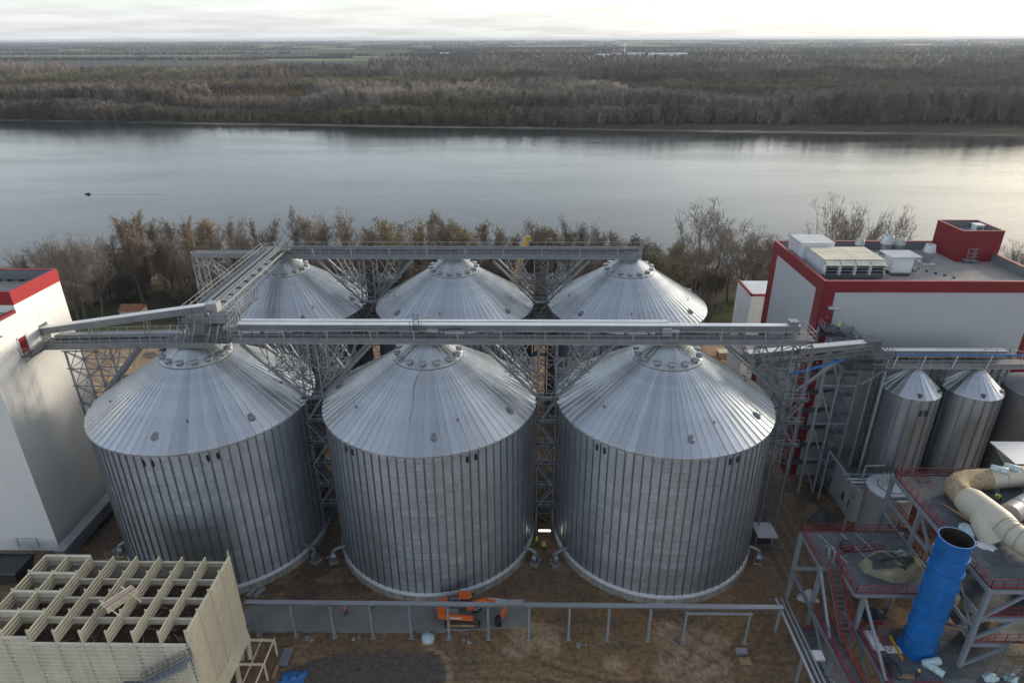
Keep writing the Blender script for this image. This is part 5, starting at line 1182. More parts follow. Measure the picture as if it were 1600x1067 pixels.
# ------------------------------------------------------------------ site road slab and pipe rack
sl = MB()
def edge(n, a, b, amp, seed):
    r_ = random.Random(seed); return [(a[0]+(b[0]-a[0])*k/n+r_.uniform(-amp, amp), a[1]+(b[1]-a[1])*k/n+r_.uniform(-amp, amp)) for k in range(n)]
sp_ = edge(24, (-36, 56.5), (-8.6, 56.7), .12, 1)+edge(6, (-8.6, 57.0), (-.2, 57.6), .2, 2)+edge(4, (.7, 58.0), (.9, 60.6), .15, 3)+edge(20, (.9, 60.7), (-36, 60.8), .1, 4)
sl.poly(sp_, -.3, .16); struct(sl, 'concrete_road', 'concrete_slab')
pr = thing('pipe_rack', (0, 56, 0), 'long low pipe rack on slim posts crossing in front of the silos', 'pipe rack')
PXS = [-31.5, -26.95, -22.3, -17.7, -13.1, -8.6, -3.9, .9, 5.6, 10.2, 15.0]
for k in range(14):
    a = -32.3+62.5*k/14; b_ = -32.3+62.5*(k+1)/14
    h = MB().box(a+.01, b_-.01, 55.78, 56.30, 5.22, 5.46).build('tray_section', 'galv', pr); MB().box(a, b_-.004, 55.74, 56.34, 5.463, 5.50).build('cover', 'galv_light', h)
for x in PXS:
    MB().box(x-.13, x+.13, 55.75, 55.85, .1, 5.2).box(x-.13, x+.13, 56.05, 56.15, .1, 5.2).box(x-.03, x+.03, 55.85, 56.05, .1, 5.2).build('post', 'steel_grey', pr); MB().box(x-.3, x+.3, 55.65, 56.25, 0, .2).build('footing', 'concrete', pr)
for x in (19.1, 26.4): MB().bar((x, 55.7, .1), (x, 55.7, 5.0), .22).build('post', 'steel_grey', pr); MB().box(x-.3, x+.3, 55.4, 56.0, 0, .2).build('footing', 'concrete', pr)
MB().bar((19.0, 55.55, 4.85), (26.6, 55.55, 4.85), .22).build('cross_beam', 'steel_grey', pr)
MB().box(-3.0, .2, 55.8, 56.4, 5.56, 5.85).build('cable_box', 'galv_light', pr)
MB().bar((-32.2, 56.6, 5.7), (-31.6, 58.0, 5.7), .5, .2).bar((-31.3, 56.6, 5.7), (-30.7, 58.0, 5.7), .5, .2).build('branch_tray', 'galv', pr)
for x in (29.9, 30.5, 31.0): MB().bar((x, 57.6, 5.1), (x, 41, 5.1), .22, .30).build('tray_section', 'galv' if x != 29.9 else 'galv_light', pr)
MB().box(31.15, 32.2, 49.2, 50.4, 5.0, 5.25).build('cable_box', 'flashing', pr)
for y in (57.2, 50.5, 44.5): MB().bar((30.5, y, 0), (30.5, y, 5.0), .24).build('post', 'steel_grey', pr)

# ------------------------------------------------------------------ excavator
ex = thing('excavator', (-7.2, 58.8, .16), 'orange tracked excavator working beside the pipe rack', 'excavator')
def ebox(nm, m, pts, z0_, z1_, par=ex, **k): return MB().poly(pts, z0_, z1_).build(nm, m, par, **k)
for yy, nm in ((57.55, 'near'), (60.0, 'far')):
    pts = []
    for a in np.linspace(PI/2, 3*PI/2, 8): pts.append((-8.9+.42*math.cos(a), .60+.42*math.sin(a)))
    for a in np.linspace(-PI/2, PI/2, 8): pts.append((-5.4+.42*math.cos(a), .60+.42*math.sin(a)))
    n = len(pts); mb = MB(); mb.add([(x, yy-.3, z) for x, z in pts]+[(x, yy+.3, z) for x, z in pts], [tuple(range(n)), tuple(reversed(range(n, 2*n)))]+[(i, n+i, n+(i+1) % n, (i+1) % n) for i in range(n)])
    tk = mb.build('track', 'rubber', ex); mb = MB(); mb.box(-8.6, -5.7, yy-.33, yy-.301, .42, .78); mb.build('track_frame', 'wood', tk)
    for xx in (-8.9, -5.4): MB().tube([(xx, yy-.36, .6), (xx, yy-.30, .6)], .27, 12).build('sprocket', 'galv_dark', tk)
for yy in (57.55, 60.0):
    tkk = [o for o in ex.children if o.name.startswith('track')][0 if yy < 58 else 1]; mb = MB(); k = 0
    for x in np.arange(-8.9, -5.35, .22): mb.box(x-.07, x+.07, yy-.31, yy+.31, 1.02, 1.07); mb.box(x-.07, x+.07, yy-.31, yy+.31, .14, .18)
    mb.build('grouser_plates', 'galv_dark', tkk, kind='stuff')
MB().box(-8.1, -6.2, 58.0, 59.6, .5, 1.15).build('undercarriage', 'rubber', ex)
bd = ebox('upper_body', 'galv_dark', [(-9.6, 57.75), (-6.3, 57.6), (-6.0, 59.0), (-6.3, 59.9), (-9.6, 60.0)], 1.2, 1.75)
cwp = [(-10.1, 57.9), (-9.4, 57.6), (-9.2, 57.62), (-9.2, 60.05), (-9.4, 60.1), (-10.1, 59.8), (-10.35, 58.85)]
ebox('counterweight', 'orange', cwp, 1.15, 2.35)
ebox('side_panel', 'orange', [(-9.19, 57.58), (-5.9, 57.32), (-5.8, 57.55), (-9.19, 57.95)], 1.25, 1.95)
MB().box(-8.6, -7.2, 57.40, 57.44, 1.55, 1.75).build('marking', 'white_plain', ex, label='white lettering band on the side panel')
ebox('engine_hood', 'steel_grey', [(-9.18, 58.0), (-7.7, 57.9), (-7.7, 59.95), (-9.18, 60.0)], 1.75, 2.3)
for q in range(5): MB().box(-9.05+.28*q, -8.9+.28*q, 58.2, 59.7, 2.30, 2.34).build('hood_slot', 'rubber', ex)
MB().tube([(-8.9, 59.6, 2.3), (-8.9, 59.6, 2.75), (-9.05, 59.6, 2.95)], .07, 8).build('exhaust', 'rubber', ex)
MB().rail([(-9.1, 57.75, 1.95), (-7.8, 57.65, 1.95)], .7, .65, .04).build('handrail', 'galv_dark', ex)
for a_, b_ in (((-6.3, 58.9, 1.9), (-5.2, 58.98, 3.0)), ((-5.2, 58.98, 3.0), (-3.9, 59.1, 3.35)), ((-3.9, 59.1, 3.35), (-1.8, 59.2, 2.85))): MB().tube([a_, b_], .045, 6).build('hose', 'rubber', ex)
MB().lathe([(.14, 0), (.14, .12), (0, .16)], 8, (-6.2, 59.4, 3.12)).build('beacon', 'yellow_crane', ex)
ebox('cab', 'glass_dark', [(-7.6, 59.2), (-6.0, 59.2), (-5.85, 60.1), (-7.6, 60.2)], 1.75, 3.0); ebox('cab_roof', 'orange', [(-7.68, 59.1), (-6.3, 59.1), (-6.1, 60.2), (-7.68, 60.3)], 3.003, 3.12)
for x, y in ((-7.6, 59.18), (-6.02, 59.18), (-5.9, 60.1), (-7.6, 60.2)): MB().bar((x, y, 1.75), (x, y, 3.0), .10).build('cab_pillar', 'orange', ex)
mb = MB(); bpts = [(-6.6, 58.75, 1.5), (-5.6, 58.8, 2.7), (-4.0, 58.9, 3.1), (-1.6, 59.0, 2.5)]
for a_, b_ in zip(bpts, bpts[1:]): mb.bar(a_, b_, .42, .55)
mb.build('boom', 'orange', ex); mb = MB(); mb.bar((-1.7, 59.0, 2.75), (-2.4, 58.3, .9), .34, .45); mb.build('stick', 'orange', ex)
MB().tube([(-5.8, 58.55, 1.7), (-4.3, 58.65, 2.75)], .10, 8).tube([(-5.8, 59.0, 1.7), (-4.3, 59.1, 2.75)], .10, 8).build('lift_cylinder', 'galv', ex); MB().tube([(-4.0, 58.9, 3.45), (-1.9, 59.0, 3.05)], .09, 8).build('stick_cylinder', 'galv_light', ex)
mb = MB(); bp_ = [(.0, .5), (-.55, .42), (-.75, -.05), (-.5, -.5), (.1, -.62), (.12, -.5), (-.3, -.36), (-.45, .0), (-.2, .3), (.05, .35)]
n = len(bp_); bo = Vector((-2.55, 57.95, .72)); mb.add([(bo.x+x, bo.y-.5, bo.z+z) for x, z in bp_]+[(bo.x+x, bo.y+.5, bo.z+z) for x, z in bp_], [tuple(range(n)), tuple(reversed(range(n, 2*n)))]+[(i, n+i, n+(i+1) % n, (i+1) % n) for i in range(n)]); mb.build('bucket', 'rubber', ex)

# ------------------------------------------------------------------ steel process structure (bottom right)
def deck(par, x0, x1, y0, y1, z, sx=1.9, sy=1.55, m='grating'):
    nx_ = max(1, round((x1-x0)/sx)); ny_ = max(1, round((y1-y0)/sy))
    w_, d_ = (x1-x0)/nx_, (y1-y0)/ny_; me_ = MB().box(.015, w_-.015, .015, d_-.015, -.06, 0).mesh('floor_panel', m); o_ = -wloc(par)
    for i in range(nx_):
        for j in range(ny_): inst('floor_panel', me_, par, Vector((x0+w_*i, y0+d_*j, z))+o_)
def ibeam(par, a, b_, h=.45, w_=.26, nm='beam'):
    MB().bar(a, b_, w_, h).build(nm, 'steel_blue', par)
pmat('steel_blue', (.25,.285,.32), .5, .15, .10, .5, rand=.06)
psx = thing('process_structure', (44, 55, 0), 'multi-level grey steel process structure with red railings', 'steel structure')
ZA, ZB2, ZC = 10.2, 15.8, 5.0
deck(psx, 34.2, 45.8, 57.6, 63.4, ZA); deck(psx, 36.3, 45.8, 53.6, 57.6, ZA); deck(psx, 46.1, 62, 48.8, 67.2, ZB2); deck(psx, 37.4, 62, 38, 53.6, ZC); deck(psx, 33.7, 35.0, 40, 56.0, ZC, 1.3)
deck(psx, 46.1, 62, 49.0, 54.5, 12.0); deck(psx, 46.1, 62, 49.0, 60, 8.4); deck(psx, 31.5, 37.2, 40, 57, 1.4)
for a, b_ in [((34.2, 57.6, ZA-.3), (34.2, 63.4, ZA-.3)), ((34.2, 63.4, ZA-.3), (46, 63.4, ZA-.3)), ((36.3, 53.6, ZA-.3), (36.3, 58.6, ZA-.3)), ((36.3, 53.6, ZA-.3), (46, 53.6, ZA-.3)),
              ((46, 48.8, ZB2-.3), (46, 67.3, ZB2-.3)), ((46, 48.8, ZB2-.3), (62, 48.8, ZB2-.3)), ((46, 67.3, ZB2-.3), (62, 67.3, ZB2-.3)), ((37.35, 38, ZC-.3), (37.35, 56.0, ZC-.3)), ((33.65, 38, ZC-.3), (33.65, 62.6, ZC-.3)),
              ((46.05, 48.9, 12-.3), (62, 48.9, 12-.3)), ((46.05, 48.9, 8.1), (62, 48.9, 8.1)), ((46, 48.8, 12.2), (46, 67.2, 12.2)), ((33.8, 62.6, ZC), (38.5, 62.6, ZC)), ((46, 67.2, 10), (46, 49, 10)), ((46, 67.3, 12.2), (58, 67.3, 12.2))]: ibeam(psx, a, b_)
for x, y, z0_, z1_ in [(33.95, 62.8, 0, ZA), (34.2, 57.4, 0, ZA-.5), (33.65, 50.5, 0, ZC), (33.65, 44.5, 0, ZC), (37.35, 53.6, 0, ZA-.5), (37.35, 46.5, 0, ZC), (46, 48.8, ZC, ZB2), (46, 55, 0, ZB2-.5), (46, 61, 0, ZB2-.5), (46, 67.2, 0, ZB2), (54, 48.8, ZC, ZB2-.5), (44.6, 63.3, 0, ZA-.5), (54, 67.2, 0, 15)]:
    MB().bar((x, y, z0_), (x, y, z1_), .42).build('column', 'steel_blue', psx)
for a, b_ in [((46, 55, 15.3), (46, 49.1, 10)), ((46, 55, 5), (46, 49.0, 10)), ((46, 61, 15.3), (46, 55.2, 10)), ((46, 67, 10), (46, 61, 5.5)), ((46.3, 48.8, 12), (50, 48.8, 15.3)), ((53.8, 48.8, 12), (50, 48.8, 15.3)), ((46.3, 48.8, 5.3), (50.2, 48.8, 8.0)), ((46.2, 48.8, 9), (50, 48.8, 11.7)), ((33.65, 56, 4.8), (33.7, 50.6, 1)), ((33.65, 44.7, 4.5), (33.7, 50.4, 1)), ((37.35, 53.4, 9.6), (37.35, 46.8, 5.2)), ((34.2, 57.4, 9.6), (33.8, 52, 5.2)), ((37.35, 53.4, 4.6), (37.35, 46.8, .5)), ((46.2, 67.2, 15.3), (50, 67.2, 12.2))]:
    MB().bar(a, b_, .26).build('brace', 'steel_blue', psx)
def rrail(pts, h=1.1, sp=1.25): MB().rail(pts, h, sp, .055, (.52,), toe=True).build('railing', 'red_paint', psx)
rrail([(34.2, 57.8, ZA), (34.2, 63.4, ZA)]); rrail([(34.2, 63.4, ZA), (45.8, 63.4, ZA)]); rrail([(36.3, 59.4, ZA), (36.3, 53.6, ZA)]); rrail([(36.3, 53.6, ZA), (45.6, 53.6, ZA)]); rrail([(36.4, 59.5, ZA), (42.5, 60.3, ZA)])
rrail([(46.1, 48.9, ZB2), (46.1, 67.2, ZB2)]); rrail([(46.1, 48.9, ZB2), (62, 48.9, ZB2)]); rrail([(46.1, 67.2, ZB2), (60, 67.2, ZB2)]); rrail([(46.2, 49, 12), (62, 49, 12)]); rrail([(46.2, 49, 8.4), (62, 49, 8.4)])
rrail([(37.45, 40, ZC), (37.45, 56, ZC)]); rrail([(33.7, 40, ZC), (33.7, 56.2, ZC)]); rrail([(35.0, 40, ZC), (35.0, 55, ZC)]); rrail([(46.1, 54.5, 12), (46.1, 66, 12)], 1.1, 1.0); rrail([(33.5, 56.6, 1.4), (38, 56.6, 1.4)])
rrail([(39.5, 46.0, ZC), (42.5, 46.0, ZC)]); rrail([(38.6, 52.9, ZC), (39.6, 50.4, ZC)]); rrail([(46.3, 61, 13.6), (49.5, 66, 13.6)]); rrail([(46.3, 60, 8.4), (49.5, 67, 11)])
def pstair(x0, x1, y0, y1, z0_, z1_):
    mb = MB(); n = 14
    for q in range(n): f = (q+.5)/n; mb.box(x0, x1, y0+(y1-y0)*f-.14, y0+(y1-y0)*f+.14, z0_+(z1_-z0_)*f, z0_+(z1_-z0_)*f+.05)
    for x in (x0, x1): mb.bar((x, y0, z0_), (x, y1, z1_), .06, .25)
    o_ = mb.build('stair_flight', 'grating', psx)
    for x in (x0, x1): MB().rail([(x, y0, z0_), (x, y1, z1_)], 1.1, 1.0, .055).build('railing', 'red_paint', o_)
pstair(34.9, 36.1, 51.6, 57.6, ZC, ZA); pstair(46.8, 47.9, 66.5, 60.5, 8.4, 12.0); pstair(48.2, 49.3, 60.5, 66.5, 12.0, 15.7); pstair(46.8, 47.9, 66.5, 61, 5, 8.4)
for x in (37.4, 40.2, 42.0): MB().bar((x, 58, ZA+.06), (x-1.4, 63, ZA+.06), .07, .05).build('loose_pipe', 'flashing', psx)
mb = MB()
for x in (35.0, 35.6):
    pts = [(x, 57.9, ZA+.2), (x, 57.9, ZA+1.4), (x, 58.3, ZA+2.0), (x, 59.0, ZA+1.8), (x, 59.2, ZA+.2)]
    for a_, b_ in zip(pts, pts[1:]): mb.bar(a_, b_, .09)
mb.build('ladder_hoop', 'galv_light', psx)
# piping and equipment below the decks, too tangled to tell apart
rp_ = random.Random(31); mb = MB()
for k in range(120):
    x, y, z = rp_.uniform(46.8, 61), rp_.uniform(50.0, 66), rp_.choice([5.6, 6.4, 8.8, 9.6, 12.5, 13.2, 10.5]); L_ = rp_.uniform(1, 5)
    d = rp_.choice([(1, 0, 0), (0, 1, 0), (0, 0, .6), (.7, 0, .6)]); mb.bar((x, y, z), (x+d[0]*L_, y+d[1]*L_, z+d[2]*L_*.5), rp_.uniform(.06, .22))
mb.build('pipework', 'galv', psx, kind='stuff')
mb = MB()
for k in range(26):
    x, y, z = rp_.uniform(47, 60), rp_.uniform(50, 65), rp_.choice([5.1, 8.5, 12.1]); w_, d_, h_ = rp_.uniform(.4, 1.6), rp_.uniform(.4, 1.6), rp_.uniform(.4, 1.8); mb.box(x, x+w_, y, y+d_, z, z+h_)
mb.build('equipment_boxes', 'wood', psx, kind='stuff')

bs = thing('blue_stack', (42.8, 51.0, ZC), 'bright blue ribbed steel stack standing open on the lower deck', 'stack')
nseg = 8; Hs = 15.3; Rr = 1.55
for k in range(nseg):
    z0_ = ZC+Hs*k/nseg; MB().lathe([(Rr, 0), (Rr, Hs/nseg-.004)], 48, (42.8, 51.0, z0_)).build('shell_section', 'blue_paint', bs, smooth=40)
    if k: MB().lathe([(Rr-.01, -.09), (Rr+.14, -.09), (Rr+.14, .03), (Rr-.01, .03)], 48, (42.8, 51.0, z0_)).build('stiffening_ring', 'blue_paint', bs, smooth=30)
MB().lathe([(Rr+.01, Hs-.12), (Rr+.07, Hs-.1), (Rr+.07, Hs), (Rr-.06, Hs), (Rr-.06, Hs-3.5), (0, Hs-3.6)], 48, (42.8, 51, ZC)).build('lining', 'lining_dark', bs, smooth=30) if False else None
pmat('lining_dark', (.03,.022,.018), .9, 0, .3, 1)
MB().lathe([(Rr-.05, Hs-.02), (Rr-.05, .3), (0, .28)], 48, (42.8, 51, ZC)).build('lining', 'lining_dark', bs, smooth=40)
MB().lathe([(Rr-.06, Hs-.004), (Rr+.05, Hs-.004), (Rr+.05, Hs-.12), (Rr+.005, Hs-.12)], 48, (42.8, 51, ZC)).build('top_rim', 'blue_paint', bs, smooth=30)
MB().lathe([(Rr+.01, .01), (Rr+.35, .01), (Rr+.35, .10), (Rr+.01, .10)], 48, (42.8, 51, ZC)).build('base_flange', 'blue_paint', bs)

du = thing('beige_duct', (52, 60, ZB2), 'big beige round duct with wrapped elbow on the upper deck', 'duct')
def bend(p0, p1, p2, n=9): return [(Vector(p0)*(1-t_)**2+Vector(p1)*2*t_*(1-t_)+Vector(p2)*t_**2) for t_ in np.linspace(0, 1, n)]
MB().tube([(66, 66.0, 17.3), (61, 65.3, 17.3), (55.2, 64.5, 17.3)], 1.2, 28).build('straight_section', 'duct_beige', du, smooth=40)
el = MB().tube(bend((55.3, 64.5, 17.3), (49.4, 64.4, 17.3), (50.6, 60.4, 17.4), 14), [1.25+.06*math.sin(3*k) for k in range(14)], 28).build('wrapped_elbow', 'wool_tan', du, smooth=60, label='elbow wrapped in tan insulation wool')
MB().tube([(50.4, 61.0, 17.4), (50.6, 60.2, 17.4), (51.4, 56.6, 17.4), (51.6, 55.4, 17.4)], [1.35, 1.62, 1.62, 1.45], 28).build('main_section', 'duct_beige', du, smooth=40)
MB().tube(bend((51.6, 55.5, 17.4), (51.9, 53.6, 17.4), (53.6, 51.6, 17.4), 7)+[Vector((57, 48.6, 17.4))], 1.35, 28).build('curved_section', 'duct_beige', du, smooth=40)
MB().tube(bend((50.9, 58.2, 17.2), (49.7, 56.6, 17.0), (50.3, 55.0, 15.9), 7), [1.3, 1.3, 1.25, 1.2, 1.15, 1.1, 1.1], 24).build('branch', 'duct_beige', du, smooth=60)
for c, d, r in [((59.2, 65.1, 17.3), (1, .15, 0), 1.2), ((57.0, 64.8, 17.3), (1, .15, 0), 1.2), ((62, 65.4, 17.3), (1, .15, 0), 1.2), ((61.6, 65.38, 17.3), (1, .15, 0), 1.2), ((51.5, 55.7, 17.4), (.2, -1, 0), 1.46), ((51.8, 54.8, 17.4), (.35, -1, 0), 1.36), ((52.1, 54.0, 17.4), (.5, -1, 0), 1.36), ((52.6, 53.0, 17.4), (.7, -1, 0), 1.36), ((55.2, 50.2, 17.4), (.75, -.65, 0), 1.36)]:
    c = Vector(c); d = Vector(d).normalized(); MB().tube([c-d*.07, c+d*.07], r+.06, 28).build('flange', 'duct_rim', du) if 'duct_rim' in MATS else (pmat('duct_rim', (.40,.35,.25), .7, 0, .1), MB().tube([c-d*.07, c+d*.07], r+.06, 28).build('flange', 'duct_rim', du))
for x, y in ((60, 65.2), (56.3, 64.6), (51.2, 57), (54.5, 51)): MB().box(x-.25, x+.25, y-.9, y+.9, ZB2, ZB2+.6).build('saddle', 'steel_grey', du)
d2 = thing('grey_duct', (57, 60.5, ZB2), 'pale grey panelled duct at the right edge of the upper deck', 'duct')
for k in range(4):
    a = Vector((54.0+1.7*k, 58.6+.95*k, 17.0)); MB().tube([a, a+Vector((1.68, .94, 0))], 1.15, 20).build('duct_section', 'tank_grey', d2, smooth=40); MB().tube([a+Vector((1.60, .90, 0)), a+Vector((1.76, .98, 0))], 1.2, 20).build('flange', 'galv', d2)
hb = thing('hopper_box', (62, 66.5, ZB2), 'flat pale metal hood at the right edge above the duct', 'hood')
MB().box(59.4, 66, 66.2, 71, 18.2, 18.35).build('lid', 'flashing', hb); MB().add([(59.7, 66.4, 18.2), (66, 66.4, 18.2), (66, 70.8, 18.2), (59.7, 70.8, 18.2), (61, 67.2, 16), (65, 67.2, 16), (65, 70, 16), (61, 70, 16)], [(0, 1, 5, 4), (1, 2, 6, 5), (2, 3, 7, 6), (3, 0, 4, 7)]).build('hopper', 'duct_beige', hb)

# scaffold in front of the upper deck columns
sf = thing('scaffold', (54, 47.6, ZC), 'low tube scaffold with planks at the foot of the upper deck', 'scaffold')
for x in (49.6, 52.2, 54.8, 57.4, 60):
    for y in (46.9, 48.3): MB().bar((x, y, ZC), (x, y, ZC+4.6), .07).build('standard', 'galv', sf)
for z in (ZC+1.0, ZC+2.2, ZC+3.4, ZC+4.5):
    for y in (46.9, 48.3): MB().bar((49.4, y, z), (60.2, y, z), .06).build('ledger', 'galv', sf)
for z in (ZC+2.3, ZC+4.0):
    for q in range(4): MB().box(49.5, 60.0, 47.0+.31*q, 47.28+.31*q, z, z+.05).build('plank', 'wood', sf)
for x in (49.6, 54.8): MB().bar((x, 46.9, ZC), (x+2.6, 46.9, ZC+3.4), .06).build('diagonal', 'galv', sf)
# tarpaulin heap on the middle deck
th = thing('covered_heap', (42, 57.3, ZA), 'olive and black tarpaulin draped over a heap on the middle deck', 'covered heap')
rh = np.random.default_rng(8); na_ = 44; nr_ = 10
def hz(r, a): return ZA+1.55*(1-min(1, r)**5)*(1+.10*math.sin(3*a+1)+.05*math.sin(7*a))
def mound(cx_, cy_, rx0, ry0, rmax, lift, wob, seed):
    r_ = np.random.default_rng(seed); vs = [(cx_, cy_, hz(0, 0)+lift)]
    for i in range(1, nr_+1):
        for j in range(na_):
            a = 2*PI*j/na_; r = i/nr_*rmax; k_ = 1+wob*(math.sin(2*a+.6)+.7*math.sin(5*a+1)+.4*math.sin(9*a)); rr_ = r*k_
            oct_ = 1/max(abs(math.cos(a)), abs(math.sin(a)), (abs(math.cos(a))+abs(math.sin(a)))*.76)
            vs.append((cx_+rx0*rr_*math.cos(a)*oct_, cy_+ry0*rr_*math.sin(a)*oct_, max(ZA+.03, hz(rr_, a)+lift+r_.normal()*.05*(1-i/nr_*.5))))
    fs = [(0, 1+j, 1+(j+1) % na_) for j in range(na_)]+[(1+(i-1)*na_+j, 1+i*na_+j, 1+i*na_+(j+1) % na_, 1+(i-1)*na_+(j+1) % na_) for i in range(1, nr_) for j in range(na_)]
    return MB().add(vs, fs)
mound(42.0, 57.3, 3.5, 2.2, 1.0, 0, .0, 1).build('olive_tarp', 'tarp_olive', th, smooth=40)
mound(41.6, 57.0, 3.5, 2.2, .66, .16, .16, 2).build('black_tarp', 'tarp_dark', th, smooth=20)
mound(43.4, 57.9, 1.7, 1.0, .60, .22, .12, 3).build('silver_sheet', 'galv', th, smooth=20)
one(MB().lathe([(.75, 0), (.8, .3), (.6, .75), (.2, .85), (0, .8)], 16, (38.4, 60.6, ZA)), 'black_bag', 'tarp_dark', 'black bag on the middle deck behind the tarpaulin heap', 'bag', smooth=60)
def roll(x, y, z, a, r, L_, label):
    d = Vector((math.cos(a), math.sin(a), 0))*L_/2; c = Vector((x, y, z+r))
    t_ = thing('insulation_roll', (x, y, z), label, 'insulation roll', 'wrapped insulation rolls'); MB().tube([c-d, c-d*.96, c+d*.96, c+d], [r*.93, r, r, r*.93], 18).build('roll', 'wrap_cyan', t_, smooth=50); MB().tube([c+d*.99, c+d*1.01], r*.5, 12).build('end_core', 'wool_tan', t_)
roll(56.2, 64.5, 18.42, rad(-28), .36, 1.7, 'left pale blue roll lying on top of the beige duct'); roll(57.9, 64.9, 18.42, rad(-35), .36, 1.5, 'right pale blue roll lying on top of the beige duct')
roll(42.9, 48.2, ZC, rad(-50), .38, 2.0, 'long pale roll in front of the blue stack foot'); roll(43.1, 48.9, ZC, rad(12), .42, 1.8, 'shorter pale roll touching the blue stack foot')
def heap(x, y, z, rx, ry, h, m, label, cat='sheet', nm='plastic_sheet', seed=1):
    r_ = np.random.default_rng(seed); vs = [(x, y, z+h)]; n = 16
    for i in (1, 2, 3):
        for j in range(n): a = 2*PI*j/n; k_ = i/3*(1+.25*r_.normal()*.6); vs.append((x+rx*k_*math.cos(a), y+ry*k_*math.sin(a), z+.02+max(0, h*(1-(i/3)**1.5)*r_.uniform(.5, 1.1))))
    fs = [(0, 1+j, 1+(j+1) % n) for j in range(n)]+[(1+(i-1)*n+j, 1+i*n+j, 1+i*n+(j+1) % n, 1+(i-1)*n+(j+1) % n) for i in (1, 2) for j in range(n)]
    return one(MB().add(vs, fs), nm, m, label, cat, base=(x, y, z), smooth=50)
heap(49.0, 57.4, ZB2, .8, 1.1, .7, 'wrap_cyan', 'crumpled pale blue sheeting behind the stack mouth on the upper deck', seed=2); heap(49.6, 54.9, ZB2, 1.0, .8, .5, 'white_plain', 'crumpled white sheeting right of the stack mouth', seed=3)
heap(48.3, 47.4, ZC, .9, .6, .8, 'wrap_cyan', 'left pale blue bundle at the foot of the upper deck columns', seed=4); heap(50.4, 47.4, ZC, .8, .6, .8, 'wrap_cyan', 'right pale blue bundle at the foot of the upper deck columns', seed=5)
heap(38.8, 48.4, ZC, .9, 1.6, .9, 'tarp_dark', 'black tarpaulin bundle on the lower deck near its left edge', 'tarpaulin', 'tarpaulin', 6); heap(55.5, 53.0, ZB2, .5, .4, .4, 'wrap_cyan', 'small pale blue bundle on the upper deck by the curved duct', seed=7)
heap(36.5, 62.6, 0, 1.3, .9, 1.6, 'house_wall', 'white plastic-wrapped goods on the ground under the middle deck', seed=9); heap(44.6, 77.6, 0, 2.2, 1.3, 2.2, 'tarp_dark', 'black tarpaulin heap on the ground behind the red-railed deck', 'tarpaulin', 'tarpaulin', 10)
heap(40.2, 55.5, ZC, 1.5, 1.0, .9, 'navy', 'dark heap in the shade under the middle deck', 'heap', 'covered_goods', 12); heap(44.9, 55.2, ZC, .9, .8, .9, 'wool_tan', 'brown insulation scraps in the shade under the middle deck', 'scraps', 'insulation_scraps', 13)
one(MB().box(38.0, 39.2, 50.6, 53.2, ZC+.01, ZC+.10), 'white_board', 'white_plain', 'longer white panel lying on the lower deck', 'panel'); one(MB().box(39.3, 40.9, 50.3, 51.2, ZC+.01, ZC+.09), 'white_board', 'white_plain', 'shorter white panel lying beside the yellow beam', 'panel')
one(MB().bar((40.6, 52.4, ZC+.15), (40.4, 49.4, ZC+.15), .22, .2), 'yellow_beam', 'yellow_crane', 'yellow beam lying on the lower deck left of the stack', 'beam'); one(MB().box(38.9, 41, 47.2, 47.6, ZC+.01, ZC+.2), 'orange_timber', 'wood', 'orange-brown timber beside the crouching worker', 'timber'); one(MB().box(38.9, 40.6, 54.0, 54.2, ZC+.02, ZC+.6), 'red_gate', 'red_dark', 'red steel panel standing on the lower deck', 'panel')
mb = MB()
for k in range(7): a = .1*k; mb.bar((50.0+.1*k, 57.8-.25*k, ZB2+.3), (48.2+.35*k, 61.2-.5*k, ZB2+.6), .07)
one(mb, 'scaffold_tubes', 'wood', 'loose timber poles leaning beside the duct branch', 'poles')

# ------------------------------------------------------------------ tank, pump house and pipes behind the decks
tk_ = thing('storage_tank', (49.6, 72.3, 0), 'upright grey tank with pale flat top behind the decks', 'tank')
MB().lathe([(2.9, 0), (2.9, 10.0)], 48, (49.6, 72.3, 0)).build('shell', 'tank_grey', tk_, smooth=40); MB().lathe([(2.98, 9.9), (2.98, 10.08), (2.5, 10.2), (0, 10.55)], 48, (49.6, 72.3, 0)).build('top', 'flashing', tk_, smooth=30)
mb = MB()
for k in range(3): mb.tube(bend((48.2+.5*k, 72.0+.3*k, 10.3), (48.3+.5*k, 72.2, 12.8), (49.6+.5*k, 74.6, 11.0), 8), .09, 8)
mb.build('vent_pipes', 'galv_light', tk_); mb = MB(); pts = [(49.6+1.7*math.cos(a), 72.3+1.7*math.sin(a), 10.36) for a in np.linspace(2.2, 5.6, 12)]; mb.tube(pts, .06, 6); mb.build('ring_pipe', 'galv_dark', tk_)
ph_ = thing('pump_house', (50.5, 80, 0), 'plain grey pump house with pipework on its front', 'building')
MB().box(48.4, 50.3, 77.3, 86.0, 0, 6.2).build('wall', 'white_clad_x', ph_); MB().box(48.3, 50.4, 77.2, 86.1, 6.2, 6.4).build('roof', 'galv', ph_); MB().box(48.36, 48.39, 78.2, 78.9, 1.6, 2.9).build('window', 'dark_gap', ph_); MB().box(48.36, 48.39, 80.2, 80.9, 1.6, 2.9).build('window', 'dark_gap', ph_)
pp = thing('pipe_bridge', (50, 75, 0), 'grey pipe bridge above the tank and pump house', 'pipe bridge')
for y, z, x0 in ((74.6, 9.2, 45.5), (75.3, 9.2, 45.5), (76.6, 8.2, 45.8)): MB().tube([(x0, y, z), (62, y, z)], .14, 8).build('pipe', 'flashing', pp, smooth=60)
for y in (74.2, 76.9): MB().bar((45.2, y, 8.8), (62, y, 8.8), .25).build('beam', 'steel_grey', pp)
